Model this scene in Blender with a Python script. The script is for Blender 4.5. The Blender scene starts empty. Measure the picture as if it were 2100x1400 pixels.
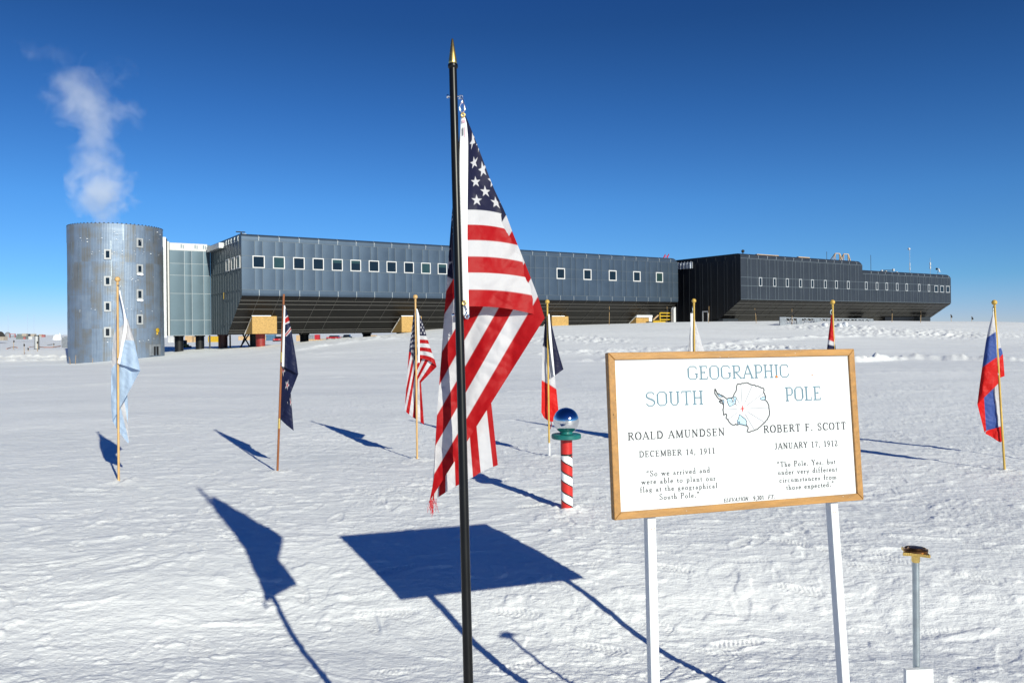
import bpy, bmesh, math, random
import numpy as np
from mathutils import Vector, Matrix
random.seed(7)
RNG = np.random.default_rng(11)
scene = bpy.context.scene
R = math.radians

# ------------------------------------------------------------------ camera
F, CX, CY, CAMZ = 1620.0, 1050.0, 676.66, 1.65          # focal length etc. in pixels of the 2100 px photograph
RHO = math.atan(0.0108); RC, RS = math.cos(RHO), math.sin(RHO)
cam_d = bpy.data.cameras.new("camera"); cam = bpy.data.objects.new("camera", cam_d)
scene.collection.objects.link(cam); scene.camera = cam
cam_d.sensor_fit = 'HORIZONTAL'; cam_d.sensor_width = 36.0; cam_d.lens = F / 2100 * 36
cam_d.shift_y = -(700 - CY) / 2100
cam_d.clip_start = 0.05; cam_d.clip_end = 60000
cam.matrix_world = Matrix(((RC, RS, 0, 0), (0, 0, -1, 0), (-RS, RC, 0, CAMZ), (0, 0, 0, 1)))

# ------------------------------------------------------------------ sky, sun, exposure
SUN_EL, SUN_AZ = R(23.2), R(150)                         # azimuth clockwise from +Y
world = bpy.data.worlds.new("World"); scene.world = world; world.use_nodes = True
nt = world.node_tree; nt.nodes.clear()
wo = nt.nodes.new("ShaderNodeOutputWorld"); bg = nt.nodes.new("ShaderNodeBackground")
sky = nt.nodes.new("ShaderNodeTexSky"); sky.sky_type = 'NISHITA'; sky.sun_disc = False
sky.sun_elevation = SUN_EL; sky.sun_rotation = SUN_AZ
sky.altitude = 2800; sky.air_density = 1.0; sky.dust_density = 0.3; sky.ozone_density = 2.5
tc = nt.nodes.new("ShaderNodeTexCoord"); sx = nt.nodes.new("ShaderNodeSeparateXYZ")
ramp = nt.nodes.new("ShaderNodeValToRGB"); mul = nt.nodes.new("ShaderNodeMixRGB"); mul.blend_type = 'MULTIPLY'; mul.inputs[0].default_value = 1
SKY_RAMP = [(0.0, (0.645, 0.738, 1.07)), (0.0141, (0.576, 0.71, 1.07)), (0.0566, (0.385, 0.702, 1.013)), (0.1549, (0.32, 0.692, 1.05)), (0.2632, (0.211, 0.527, 0.888)), (0.3576, (0.147, 0.393, 0.71)), (0.6, (0.07, 0.27, 0.74)), (1.0, (0.07, 0.24, 0.68))]
el = ramp.color_ramp.elements
while len(el) < len(SKY_RAMP): el.new(0.5)
for k, (p, c) in enumerate(SKY_RAMP):
    el[k].position = p; el[k].color = (*c, 1)
nt.links.new(tc.outputs["Generated"], sx.inputs[0]); nt.links.new(sx.outputs[2], ramp.inputs[0])
nt.links.new(sky.outputs[0], mul.inputs[1]); nt.links.new(ramp.outputs[0], mul.inputs[2])
hs = nt.nodes.new("ShaderNodeHueSaturation"); hs.inputs["Saturation"].default_value = 1.0
nt.links.new(mul.outputs[0], hs.inputs["Color"]); nt.links.new(hs.outputs[0], bg.inputs[0]); bg.inputs[1].default_value = 0.0933
nt.links.new(bg.outputs[0], wo.inputs[0])
sun_d = bpy.data.lights.new("sun", 'SUN'); sun_d.energy = 5.0; sun_d.angle = R(0.53); sun_d.color = (1, .985, .83)
sun = bpy.data.objects.new("sun", sun_d); scene.collection.objects.link(sun)
SUND = Vector((math.sin(SUN_AZ) * math.cos(SUN_EL), math.cos(SUN_AZ) * math.cos(SUN_EL), math.sin(SUN_EL)))
sun.rotation_euler = SUND.to_track_quat('Z', 'Y').to_euler(); sun.location = (10, -20, 30)
vs = scene.view_settings; vs.view_transform = 'Standard'; vs.look = 'None'; vs.exposure = 0.1; vs.gamma = 1.0; vs.use_curve_mapping = False
scene.cycles.max_bounces = 6; scene.cycles.volume_step_rate = 1.0; scene.cycles.volume_max_steps = 256; scene.cycles.volume_bounces = 4

# ------------------------------------------------------------------ geometry of the photograph
def P(px, py, Y):
    xi = (px - CX) / F * Y; yi = (CY - py) / F * Y
    return Vector((xi * RC + yi * RS, Y, CAMZ + yi * RC - xi * RS))
CAM = Vector((0, 0, CAMZ))
class Frame:
    """a level frame: x along a facade, y into the building, z up"""
    def __init__(s, ox, oy, ang):
        s.o = np.array([ox, oy]); s.a = ang
        s.e = np.array([math.cos(ang), math.sin(ang)]); s.n = np.array([-s.e[1], s.e[0]])
    def face(s, px, py, v=0.0):
        d = P(px, py, 1) - CAM; dd = np.array([d.x, d.y])
        l = (s.o @ s.n + v) / (dd @ s.n); p = np.array([l * d.x, l * d.y])
        return (p - s.o) @ s.e, CAMZ + l * d.z
    def end(s, px, py, u=0.0):
        d = P(px, py, 1) - CAM; dd = np.array([d.x, d.y])
        l = (s.o @ s.e + u) / (dd @ s.e); p = np.array([l * d.x, l * d.y])
        return (p - s.o) @ s.n, CAMZ + l * d.z
ANG = math.atan2(1620, 2450)
A1 = Frame(-23.9, 70.0, ANG); A2 = Frame(27.1, 93.4, ANG)

# ------------------------------------------------------------------ helpers
def link(o, parent=None):
    scene.collection.objects.link(o)
    if parent: o.parent = parent
    return o
def tag(o, label=None, cat=None, group=None, kind=None):
    for k, v in (("label", label), ("category", cat), ("group", group), ("kind", kind)):
        if v: o[k] = v
    return o
def thing(name, loc, rz=0.0, label=None, cat=None, group=None):
    o = bpy.data.objects.new(name, None); o.empty_display_size = .3
    o.location = loc; o.rotation_euler = (0, 0, rz); link(o)
    return tag(o, label, cat, group)
def copy_tree(o, parent=None):
    c = o.copy(); scene.collection.objects.link(c); c.parent = parent
    for ch in [x for x in scene.collection.objects if x.parent == o]: copy_tree(ch, c)
    return c
class MB:
    def __init__(s): s.v = []; s.f = []; s.m = []; s.cur = 0
    def mat(s, k): s.cur = k; return s
    def add(s, vs, fs):
        b = len(s.v); s.v += [tuple(x) for x in vs]
        for f in fs: s.f.append([b + i for i in f]); s.m.append(s.cur)
        return s
    def box(s, x0, y0, z0, x1, y1, z1):
        v = [(x, y, z) for z in (z0, z1) for y in (y0, y1) for x in (x0, x1)]
        return s.add(v, [(0, 2, 3, 1), (4, 5, 7, 6), (0, 1, 5, 4), (2, 6, 7, 3), (0, 4, 6, 2), (1, 3, 7, 5)])
    def cbox(s, c, size):
        return s.box(c[0]-size[0]/2, c[1]-size[1]/2, c[2]-size[2]/2, c[0]+size[0]/2, c[1]+size[1]/2, c[2]+size[2]/2)
    def quad(s, a, b, c, d): return s.add([a, b, c, d], [(0, 1, 2, 3)])
    def poly(s, pts): return s.add(pts, [tuple(range(len(pts)))])
    def prism(s, pts, d):
        """pts: planar loop of 3-D points, extruded along the vector d"""
        n = len(pts); d = Vector(d); p = [Vector(q) for q in pts]
        v = p + [q + d for q in p]
        return s.add(v, [tuple(range(n))[::-1], tuple(range(n, 2*n))] + [(i, (i+1) % n, n+(i+1) % n, n+i) for i in range(n)])
    def tube(s, pts, r, seg=10, cap=True):
        pts = [Vector(p) for p in pts]; n = len(pts)
        rr = r if isinstance(r, (list, tuple)) else [r] * n
        v = []; ref = None
        for i, p in enumerate(pts):
            t = (pts[min(i+1, n-1)] - pts[max(i-1, 0)]).normalized()
            if ref is None: ref = t.orthogonal().normalized()
            a = (ref - t * ref.dot(t)).normalized(); ref = a; b = t.cross(a)
            v += [p + (a * math.cos(k*2*math.pi/seg) + b * math.sin(k*2*math.pi/seg)) * rr[i] for k in range(seg)]
        f = [(i*seg+k, i*seg+(k+1) % seg, (i+1)*seg+(k+1) % seg, (i+1)*seg+k) for i in range(n-1) for k in range(seg)]
        if cap: f += [tuple(range(seg))[::-1], tuple(range((n-1)*seg, n*seg))]
        return s.add(v, f)
    def bar(s, a, b, w, h=None):
        """square bar from a to b"""
        a = Vector(a); b = Vector(b); h = h or w; t = (b-a).normalized()
        up = Vector((0, 0, 1)) if abs(t.z) < .95 else Vector((0, 1, 0))
        x = t.cross(up).normalized() * w/2; y = x.cross(t).normalized() * h/2
        v = [p + i*x + j*y for p in (a, b) for i, j in ((-1, -1), (1, -1), (1, 1), (-1, 1))]
        return s.add(v, [(0, 3, 2, 1), (4, 5, 6, 7)] + [(i, (i+1) % 4, 4+(i+1) % 4, 4+i) for i in range(4)])
    def lathe(s, prof, c=(0, 0, 0), seg=32, axis=None):
        c = Vector(c); ax = Vector(axis or (0, 0, 1)).normalized(); a = ax.orthogonal().normalized(); b = ax.cross(a)
        v = [c + ax*z + (a*math.cos(k*2*math.pi/seg) + b*math.sin(k*2*math.pi/seg))*max(r, 1e-5) for r, z in prof for k in range(seg)]
        n = len(prof)
        return s.add(v, [(i*seg+k, i*seg+(k+1) % seg, (i+1)*seg+(k+1) % seg, (i+1)*seg+k) for i in range(n-1) for k in range(seg)])
    def ball(s, c, r, seg=20, sq=(1, 1, 1)):
        c = Vector(c); n = seg//2; v = []
        for i in range(n+1):
            th = math.pi*i/n
            for k in range(seg):
                ph = 2*math.pi*k/seg
                v.append(c + Vector((math.sin(th)*math.cos(ph)*sq[0], math.sin(th)*math.sin(ph)*sq[1], math.cos(th)*sq[2]))*r)
        return s.add(v, [(i*seg+k, (i+1)*seg+k, (i+1)*seg+(k+1) % seg, i*seg+(k+1) % seg) for i in range(n) for k in range(seg)])
    def build(s, name, mats, parent=None, smooth=False, bevel=0.0, fix=True):
        me = bpy.data.meshes.new(name)
        me.from_pydata([tuple(x) for x in s.v], [], s.f)
        for m in (mats if isinstance(mats, (list, tuple)) else [mats]): me.materials.append(m)
        if fix:
            bm = bmesh.new(); bm.from_mesh(me)
            for k, f in enumerate(bm.faces): f.material_index = s.m[k]
            bmesh.ops.recalc_face_normals(bm, faces=bm.faces)
            bm.to_mesh(me); bm.free()
        else: me.polygons.foreach_set("material_index", s.m)
        if smooth: me.polygons.foreach_set("use_smooth", [True]*len(me.polygons))
        o = link(bpy.data.objects.new(name, me), parent)
        if bevel:
            b = o.modifiers.new("bevel", 'BEVEL'); b.width = bevel; b.segments = 2; b.limit_method = 'ANGLE'; b.angle_limit = R(40)
        if smooth == 'auto':
            me.polygons.foreach_set("use_smooth", [True]*len(me.polygons))
            me.set_sharp_from_angle(angle=R(35))
        return o

# ------------------------------------------------------------------ materials
MATS = {}
def mat(name, col, rough=.6, metal=0.0, var=.12, scale=6.0, bump=0.0, bscale=40.0, spec=.5, stretch=(1, 1, 1), trans=0.0, coat=0.0):
    if name in MATS: return MATS[name]
    m = bpy.data.materials.new(name); m.use_nodes = True; t = m.node_tree; N = t.nodes; L = t.links
    b = N["Principled BSDF"]; b.inputs["Roughness"].default_value = rough; b.inputs["Metallic"].default_value = metal
    b.inputs["Specular IOR Level"].default_value = spec; b.inputs["Coat Weight"].default_value = coat
    co = N.new("ShaderNodeTexCoord"); mp = N.new("ShaderNodeMapping"); mp.inputs["Scale"].default_value = stretch
    L.new(co.outputs["Object"], mp.inputs[0])
    nz = N.new("ShaderNodeTexNoise"); nz.inputs["Scale"].default_value = scale; nz.inputs["Detail"].default_value = 6; nz.inputs["Roughness"].default_value = .65
    L.new(mp.outputs[0], nz.inputs["Vector"])
    rp = N.new("ShaderNodeValToRGB"); rp.color_ramp.elements[0].position = .3; rp.color_ramp.elements[1].position = .7
    rp.color_ramp.elements[0].color = (*[max(0, c*(1-var)) for c in col], 1); rp.color_ramp.elements[1].color = (*[min(1, c*(1+var)) for c in col], 1)
    L.new(nz.outputs["Fac"], rp.inputs[0]); L.new(rp.outputs[0], b.inputs["Base Color"])
    mr = N.new("ShaderNodeMapRange"); mr.inputs[3].default_value = max(0, rough-.08); mr.inputs[4].default_value = min(1, rough+.08)
    L.new(nz.outputs["Fac"], mr.inputs[0]); L.new(mr.outputs[0], b.inputs["Roughness"])
    if bump:
        n2 = N.new("ShaderNodeTexNoise"); n2.inputs["Scale"].default_value = bscale; n2.inputs["Detail"].default_value = 4
        L.new(mp.outputs[0], n2.inputs["Vector"])
        bp = N.new("ShaderNodeBump"); bp.inputs["Distance"].default_value = bump; L.new(n2.outputs["Fac"], bp.inputs["Height"]); L.new(bp.outputs[0], b.inputs["Normal"])
    if trans:
        ou = N["Material Output"]; tr = N.new("ShaderNodeBsdfTranslucent"); mx = N.new("ShaderNodeMixShader"); mx.inputs[0].default_value = trans
        L.new(rp.outputs[0], tr.inputs[0]); L.new(b.outputs[0], mx.inputs[1]); L.new(tr.outputs[0], mx.inputs[2]); L.new(mx.outputs[0], ou.inputs[0])
    MATS[name] = m; return m
def wood(name, col, var=.25): return mat(name, col, .5, 0, var, 9, .0015, 60, stretch=(6, 6, .6))
M_PANEL = mat("grey metal panel", (.060, .089, .132), .46, .55, .10, .5, spec=.4)
M_PANEL2 = mat("dark grey metal panel", (.042, .051, .066), .46, .5, .10, .5, spec=.4)
M_ENDW = mat("dark blue grey panel", (.055, .068, .08), .42, .5, .12, .6)
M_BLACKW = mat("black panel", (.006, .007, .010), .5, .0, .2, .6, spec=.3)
M_CORR = mat("blue grey metal panel", (.080, .122, .158), .5, .5, .10, .6)
M_SEAM = mat("bright panel seam", (.34, .37, .40), .5, .4, .1, 3)
M_SEAMD = mat("dull panel seam", (.125, .15, .175), .5, .4, .1, 3)
M_RIBD = mat("dark rib", (.075, .092, .11), .45, .5, .1, 3)
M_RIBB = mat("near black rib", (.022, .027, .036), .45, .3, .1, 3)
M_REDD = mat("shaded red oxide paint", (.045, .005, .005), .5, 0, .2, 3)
M_SEAMH = mat("hull seam", (.080, .076, .072), .5, .2, .1, 3)
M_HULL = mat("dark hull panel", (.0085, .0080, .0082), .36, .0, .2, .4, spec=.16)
M_ROOF = mat("roof membrane", (.05, .055, .06), .7, 0, .2, .5)
M_WHITE = mat("white painted metal", (.52, .52, .53), .45, 0, .05, 3)
M_GLASS = mat("dark window glass", (.006, .010, .016), .06, 0, .2, .6)
M_GLASSG = mat("green tinted window blind", (.022, .048, .05), .1, 0, .2, .6)
M_OSB = mat("strand board", (.42, .255, .08), .7, 0, .35, 14, .004, 30)
M_SNOWCAP = mat("packed snow", (.83, .85, .88), .8, 0, .03, 4, .02, 8)
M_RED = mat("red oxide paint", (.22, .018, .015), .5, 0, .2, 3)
M_BLACK = mat("black painted metal", (.004, .004, .0045), .34, 0, .2, 8, spec=.28)
M_DKBLUE = mat("dark steel", (.03, .035, .042), .5, .3, .2, 4)
M_BRASS = mat("brass", (.85, .60, .20), .36, 1.0, .12, 30)
M_STEEL = mat("galvanised steel", (.42, .47, .50), .38, .9, .2, 14)
M_CHROME = mat("chrome", (.85, .86, .88), .12, 1.0, .05, 10)
M_MIRROR = mat("mirror glass", (.72, .73, .75), .03, 1.0, .01, 3)
M_POLE = wood("light wooden pole", (.56, .34, .13))
M_POLEY = wood("yellow varnished wooden pole", (.52, .33, .06))
M_POLEB = wood("brown stained wooden pole", (.24, .075, .018))
M_BAMBOO = wood("bamboo", (.42, .27, .12))
M_FRAMEW = mat("oak frame", (.37, .185, .048), .5, 0, .28, 5, .0015, 40, stretch=(1, 8, 8))
M_FRAMEV = mat("oak frame upright", (.355, .175, .044), .5, 0, .28, 5, .0015, 40, stretch=(8, 1, 8))
M_SIGN = mat("white sign board", (.66, .672, .69), .35, 0, .05, 3, .0004, 9)
M_PAINTW = mat("white painted wood", (.68, .69, .70), .5, 0, .06, 12, .001, 30, stretch=(3, 3, .5))
M_TEAL = mat("teal painted disc", (.006, .13, .12), .4, 0, .2, 20)
M_BLKTXT = mat("black lettering", (.025, .027, .035), .6, 0, .15, 60)
M_BLUTXT = mat("faded blue lettering", (.10, .185, .245), .6, 0, .18, 60)
M_GRYTXT = mat("grey lettering", (.10, .105, .115), .6, 0, .2, 60)
M_ICEBL = mat("pale blue map ice", (.40, .62, .82), .6, 0, .05, 30)
M_GRYLINE = mat("grey map line", (.34, .34, .38), .6, 0, .1, 30)
M_REDMK = mat("red map star", (.60, .03, .03), .6, 0, .1, 30)
M_RUST = mat("rust spot", (.60, .20, .03), .8, 0, .4, 300)
M_DARKFLAG = mat("black pennant cloth", (.012, .012, .014), .8, 0, .2, 20)
M_TARP = mat("silver ribbed tarp", (.42, .45, .50), .4, .5, .4, 3, .04, 3)
M_TAN = mat("tan crate", (.48, .33, .19), .8, 0, .2, 3)
M_CONT = mat("grey green container", (.16, .19, .19), .6, 0, .2, 2)
M_CBLUE = mat("blue container", (.06, .14, .24), .6, 0, .2, 2)
M_CRED = mat("red vehicle paint", (.42, .02, .03), .35, 0, .1, 2)
M_YEL = mat("yellow machine paint", (.50, .32, .02), .4, 0, .15, 3)
M_RUBBER = mat("rubber", (.015, .015, .015), .8, 0, .2, 6)
M_ALU = mat("pale aluminium", (.45, .47, .49), .45, .6, .15, 4)
M_GREYPL = mat("grey plate", (.24, .26, .29), .55, .3, .25, 3)
M_SKIN = mat("grey fabric", (.22, .23, .25), .7, 0, .2, 2)
M_ROPE = mat("orange cord", (.45, .16, .08), .8, 0, .2, 6)

# ------------------------------------------------------------------ ground
def smooth(t): t = np.clip(t, 0, 1); return t*t*(3-2*t)
ZC_U = np.array([-60, -30, -13, -5.1, 0, 6.4, 10, 14.2, 17, 20, 27, 34, 47, 60, 70, 80, 95, 103, 108, 116, 140, 220])
ZC_Z = np.array([-.5, -.9, -.9, -.36, .14, .74, 1.0, 1.2, 1.45, 1.78, 2.0, 2.06, 2.33, 2.40, 2.28, 2.32, 2.2, 1.95, 1.75, 1.5, 1.35, 1.2])
def hbase(X, Y):
    X = np.asarray(X, float); Y = np.asarray(Y, float)
    dx = X - A1.o[0]; dy = Y - A1.o[1]
    u = dx*A1.e[0] + dy*A1.e[1]; v = dx*A1.n[0] + dy*A1.n[1]
    zc = np.interp(u, ZC_U, ZC_Z)
    vf = np.interp(u, [-20, -3, 2, 45, 56, 130], [9, 8, -3, -3, -11.5, -11.5])
    w = smooth((v - (vf - 46)) / 46.0)
    back = np.interp(u, [-10, 0, 12, 30], [22, 20, 14, 30])
    w = np.where(v > vf, 1 - smooth((v - vf - 4) / back), w)
    w = w * smooth((Y - 8) / 14)
    yy = Y + .12*np.sin(X*2.1 + 1.0)
    dip = np.interp(yy, [2.2, 3.6, 4.2, 4.43, 4.67, 4.87, 5.2, 5.6, 6.0, 6.5], [-.19, -.205, -.215, -.225, -.21, -.18, -.112, -.058, -.022, 0])
    return zc * w + dip*np.interp(X, [-5, -2.0, 2.2, 5], [.45, 1, 1, .6])
def ground_at(px, py, y0=3.0, y1=2500.0):
    Y = np.concatenate([np.arange(y0, 140, .05), np.geomspace(140, y1, 3000)])
    d = P(px, py, 1) - CAM
    g = CAMZ + d.z*Y - hbase(d.x*Y, Y)
    i = int(np.argmax(g < 0)) if (g < 0).any() else len(Y) - 1
    return Vector((d.x*Y[i], Y[i], float(hbase(d.x*Y[i], Y[i]))))
PERM = RNG.permutation(512)
GA = RNG.uniform(0, 2*np.pi, 512); GX, GY = np.cos(GA), np.sin(GA)
def noise(x, y, seed=0):
    xi = np.floor(x).astype(np.int64); yi = np.floor(y).astype(np.int64); fx = x - xi; fy = y - yi
    def g(i, j, dx, dy):
        h = PERM[(PERM[(PERM[(i + seed*17) & 511] + j) & 511] + seed*31) & 511]
        return GX[h]*dx + GY[h]*dy
    ux = fx*fx*fx*(fx*(fx*6-15)+10); uy = fy*fy*fy*(fy*(fy*6-15)+10)
    a = g(xi, yi, fx, fy); b = g(xi+1, yi, fx-1, fy); c = g(xi, yi+1, fx, fy-1); d = g(xi+1, yi+1, fx-1, fy-1)
    return (a + (b-a)*ux + (c + (d-c)*ux - a - (b-a)*ux)*uy) * 1.5
def polydist(X, Y, pts):
    best = np.full(X.shape, 1e9)
    for (x0, y0), (x1, y1) in zip(pts[:-1], pts[1:]):
        dx, dy = x1-x0, y1-y0; t = np.clip(((X-x0)*dx + (Y-y0)*dy) / (dx*dx+dy*dy), 0, 1)
        best = np.minimum(best, np.hypot(X-x0-t*dx, Y-y0-t*dy))
    return best
def gline(pts): return [tuple(ground_at(*p)[:2]) for p in pts]
RIDGES = [  # pushed-up snow lines: photograph points, half width, height
    (gline([(1250, 742), (1500, 744), (1760, 742), (1850, 735), (2000, 738), (2099, 740), (2300, 742)]), .38, .30),
    (gline([(1180, 741), (1250, 742)]), .5, .12),
    (gline([(1420, 712), (1550, 700), (1650, 692), (1760, 688), (1900, 690)]), .7, .16),
    (gline([(1100, 726), (1200, 719), (1400, 715)]), .6, .12),
    (gline([(620, 716), (760, 697), (900, 695), (1000, 694)]), .8, .16),
    (gline([(640, 724), (800, 722), (900, 722)]), .6, .07),
    (gline([(0, 733), (60, 730), (138, 731)]), .8, .30),
    (gline([(0, 741), (70, 740), (138, 736)]), .7, .22),
    (gline([(440, 735), (600, 730), (820, 733)]), .5, .05),
    (gline([(1820, 806), (1885, 804), (1935, 803)]), .10, .03),
    (gline([(600, 771), (900, 763), (1240, 768)]), .16, .035), (gline([(620, 778), (900, 769), (1240, 775)]), .16, .03),
    (gline([(1040, 806), (1240, 800)]), .12, .03), (gline([(1770, 761), (2099, 753)]), .16, .035), (gline([(1770, 769), (2099, 760)]), .16, .03),
    (gline([(0, 802), (300, 782), (700, 768)]), .18, .035), (gline([(0, 786), (300, 768), (600, 758)]), .2, .035), (gline([(330, 752), (640, 744), (900, 742)]), .25, .04)]
FEET = [tuple(ground_at(*p)[:2]) for p in ((243.5, 997), (568.5, 976), (855.5, 945), (1126.5, 937), (2060.5, 963), (1163, 1049), (1426, 930), (1716, 941))]
RUBBLE = [(gline([(1090, 700), (1160, 690), (1220, 697)]), 2.6, .11), (gline([(1230, 722), (1330, 716), (1420, 716), (1560, 714)]), 2.2, .08),
          (gline([(1540, 712), (1600, 712)]), 2.0, .12), (gline([(1780, 680), (1860, 682), (1920, 684)]), 3.2, .13),
          (gline([(590, 700), (700, 697), (800, 690)]), 2.2, .12), (gline([(1640, 672), (1700, 668), (1770, 672)]), 1.6, .12),
          (gline([(1960, 690), (2099, 688)]), 1.8, .06), (gline([(0, 736), (138, 733)]), 1.8, .14)]
def hdetail(X, Y, dr):
    """snow relief; dr = local row spacing, used to drop what the mesh cannot hold"""
    z = np.zeros(X.shape)
    wx = X + .35*noise(X/1.3, Y/1.3, 9); wy = Y + .35*noise(X/1.3, Y/1.3, 8)
    RD = np.hypot(X, Y); fall = 1/(1 + (RD/260)**2); far_ = 1 + 2.6*smooth((RD-7)/22)
    for k, (lx, ly, a, kind) in enumerate([(17, 12, .11, 0), (6.5, 3.6, .040, 0), (2.6, 1.3, .010, 0), (1.15, .55, .0024, 1), (.52, .27, .0019, 1),
                                           (.25, .15, .0022, 1), (.125, .08, .0023, 0), (.06, .045, .0021, 0), (.03, .025, .0015, 0)]):
        f = np.clip(ly/(1.0*dr) - .30, 0, 1)
        if not (f > 0).any(): continue
        n = noise(wx/lx, wy/ly, k)
        if kind: n = (1 - 2*np.abs(n))*.6 + .5*noise(wx/lx+31, wy/ly-7, k+3)
        patch = 1.0 if k < 2 else np.clip(.75 + 1.1*noise(X/5.5+k*3, Y/4.0-k, 20+k), .15, 1.9)
        z += a*f*n*patch*(far_ if k > 2 else 1.0)
    # thin wind crust layers: terraces with crisp edges
    for lx, ly, K, hgt, sd in ((1.9, .8, 5.0, .0045, 80), (.62, .30, 3.2, .0040, 84), (.21, .12, 2.4, .0034, 88)):
        f = np.clip(ly/K/(.5*dr) - .3, 0, 1)
        if not (f > 0).any(): continue
        n = (noise(wx/lx, wy/ly, sd) + .35*noise(wx/lx*2.7, wy/ly*2.7, sd+1))*K; q = n - np.floor(n)
        msk = np.clip(.25 + 1.5*noise(X/2.4, Y/1.6, sd+2), 0, 1)
        z += f*hgt*msk*(smooth((q-.40)*7) - q)*(.12+.6*far_)
    # small raised flakes
    for lx, ly, th, hgt, sd in ((.115, .05, .30, .0042, 95), (.06, .032, .30, .0034, 97)):
        f = np.clip(ly/(.55*dr) - .3, 0, 1)
        if (f > 0).any(): z += f*hgt*np.clip((noise(wx/lx, wy/ly, sd)-th)*6, 0, 1)*far_*np.clip(.5+1.2*noise(X/1.7, Y/1.2, sd+1), 0, 1.4)
    # wind crust plates and clods
    c = noise(wx/.42+5, wy/.24, 14); f = np.clip(.24/dr - .30, 0, 1)
    z += f*.006*np.clip((c-.30)*5, 0, 1)
    c = noise(wx/.20+9, wy/.13, 15); f = np.clip(.13/dr - .30, 0, 1)
    z += f*.007*np.clip((c-.40)*6, 0, 1)
    for fx, fy in FEET:
        d = np.hypot(X-fx-.03, (Y-fy)*1.1); m_ = d < .8
        z[m_] += .030*np.exp(-(d[m_]/.16)**2)*(.6 + .9*noise(X[m_]/.09, Y[m_]/.07, 44)) - .02*np.exp(-(d[m_]/.03)**2)
    for pts, w, a in RIDGES:
        d = polydist(X, Y, pts); z += a*np.exp(-(d/w)**2)*(.75 + .7*noise(X/.9, Y/.9, 30) + .4*noise(X/.35, Y/.35, 33))
    for pts, w, a in RUBBLE:
        d = polydist(X, Y, pts); q = .7*noise(X/1.1, Y/.8, 40) + .9*noise(X/.42, Y/.33, 41) + .3*noise(X/.2, Y/.2, 42)
        z += a*np.exp(-(d/w)**2)*(np.clip(q*1.6, -.3, 1.2))
    return z*fall
def footprints(X, Y):
    z = np.zeros(X.shape); rg = np.random.default_rng(5)
    trails = []
    for k in range(150):
        x, y = rg.uniform(-4.6, 4.2), rg.uniform(3.4, 13.0); a = rg.uniform(0, 2*math.pi)
        for s in range(rg.integers(2, 5)):
            trails.append((x + math.cos(a)*.62*s - math.sin(a)*.1*(-1)**s, y + math.sin(a)*.62*s + math.cos(a)*.1*(-1)**s, a + rg.uniform(-.2, .2), rg.uniform(.12, .62)**1.3))
    for x, y, a, st in trails:
        m = (np.abs(X-x) < .22) & (np.abs(Y-y) < .22)
        if not m.any(): continue
        dx, dy = X[m]-x, Y[m]-y; l = dx*math.cos(a)+dy*math.sin(a); w = -dx*math.sin(a)+dy*math.cos(a)
        hw = .052 + .012*np.sin(l*14)
        q = np.clip(1.35 - ((l/.155)**4 + (w/hw)**4), 0, 1)
        z[m] += -st*q*(.011 + .0045*np.sin(l*2*math.pi/.030 + 6*np.abs(w)/.05)) + st*.006*np.exp(-((np.sqrt((l/.155)**2+(w/hw)**2)-1.25)/.22)**2)
    return z
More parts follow.
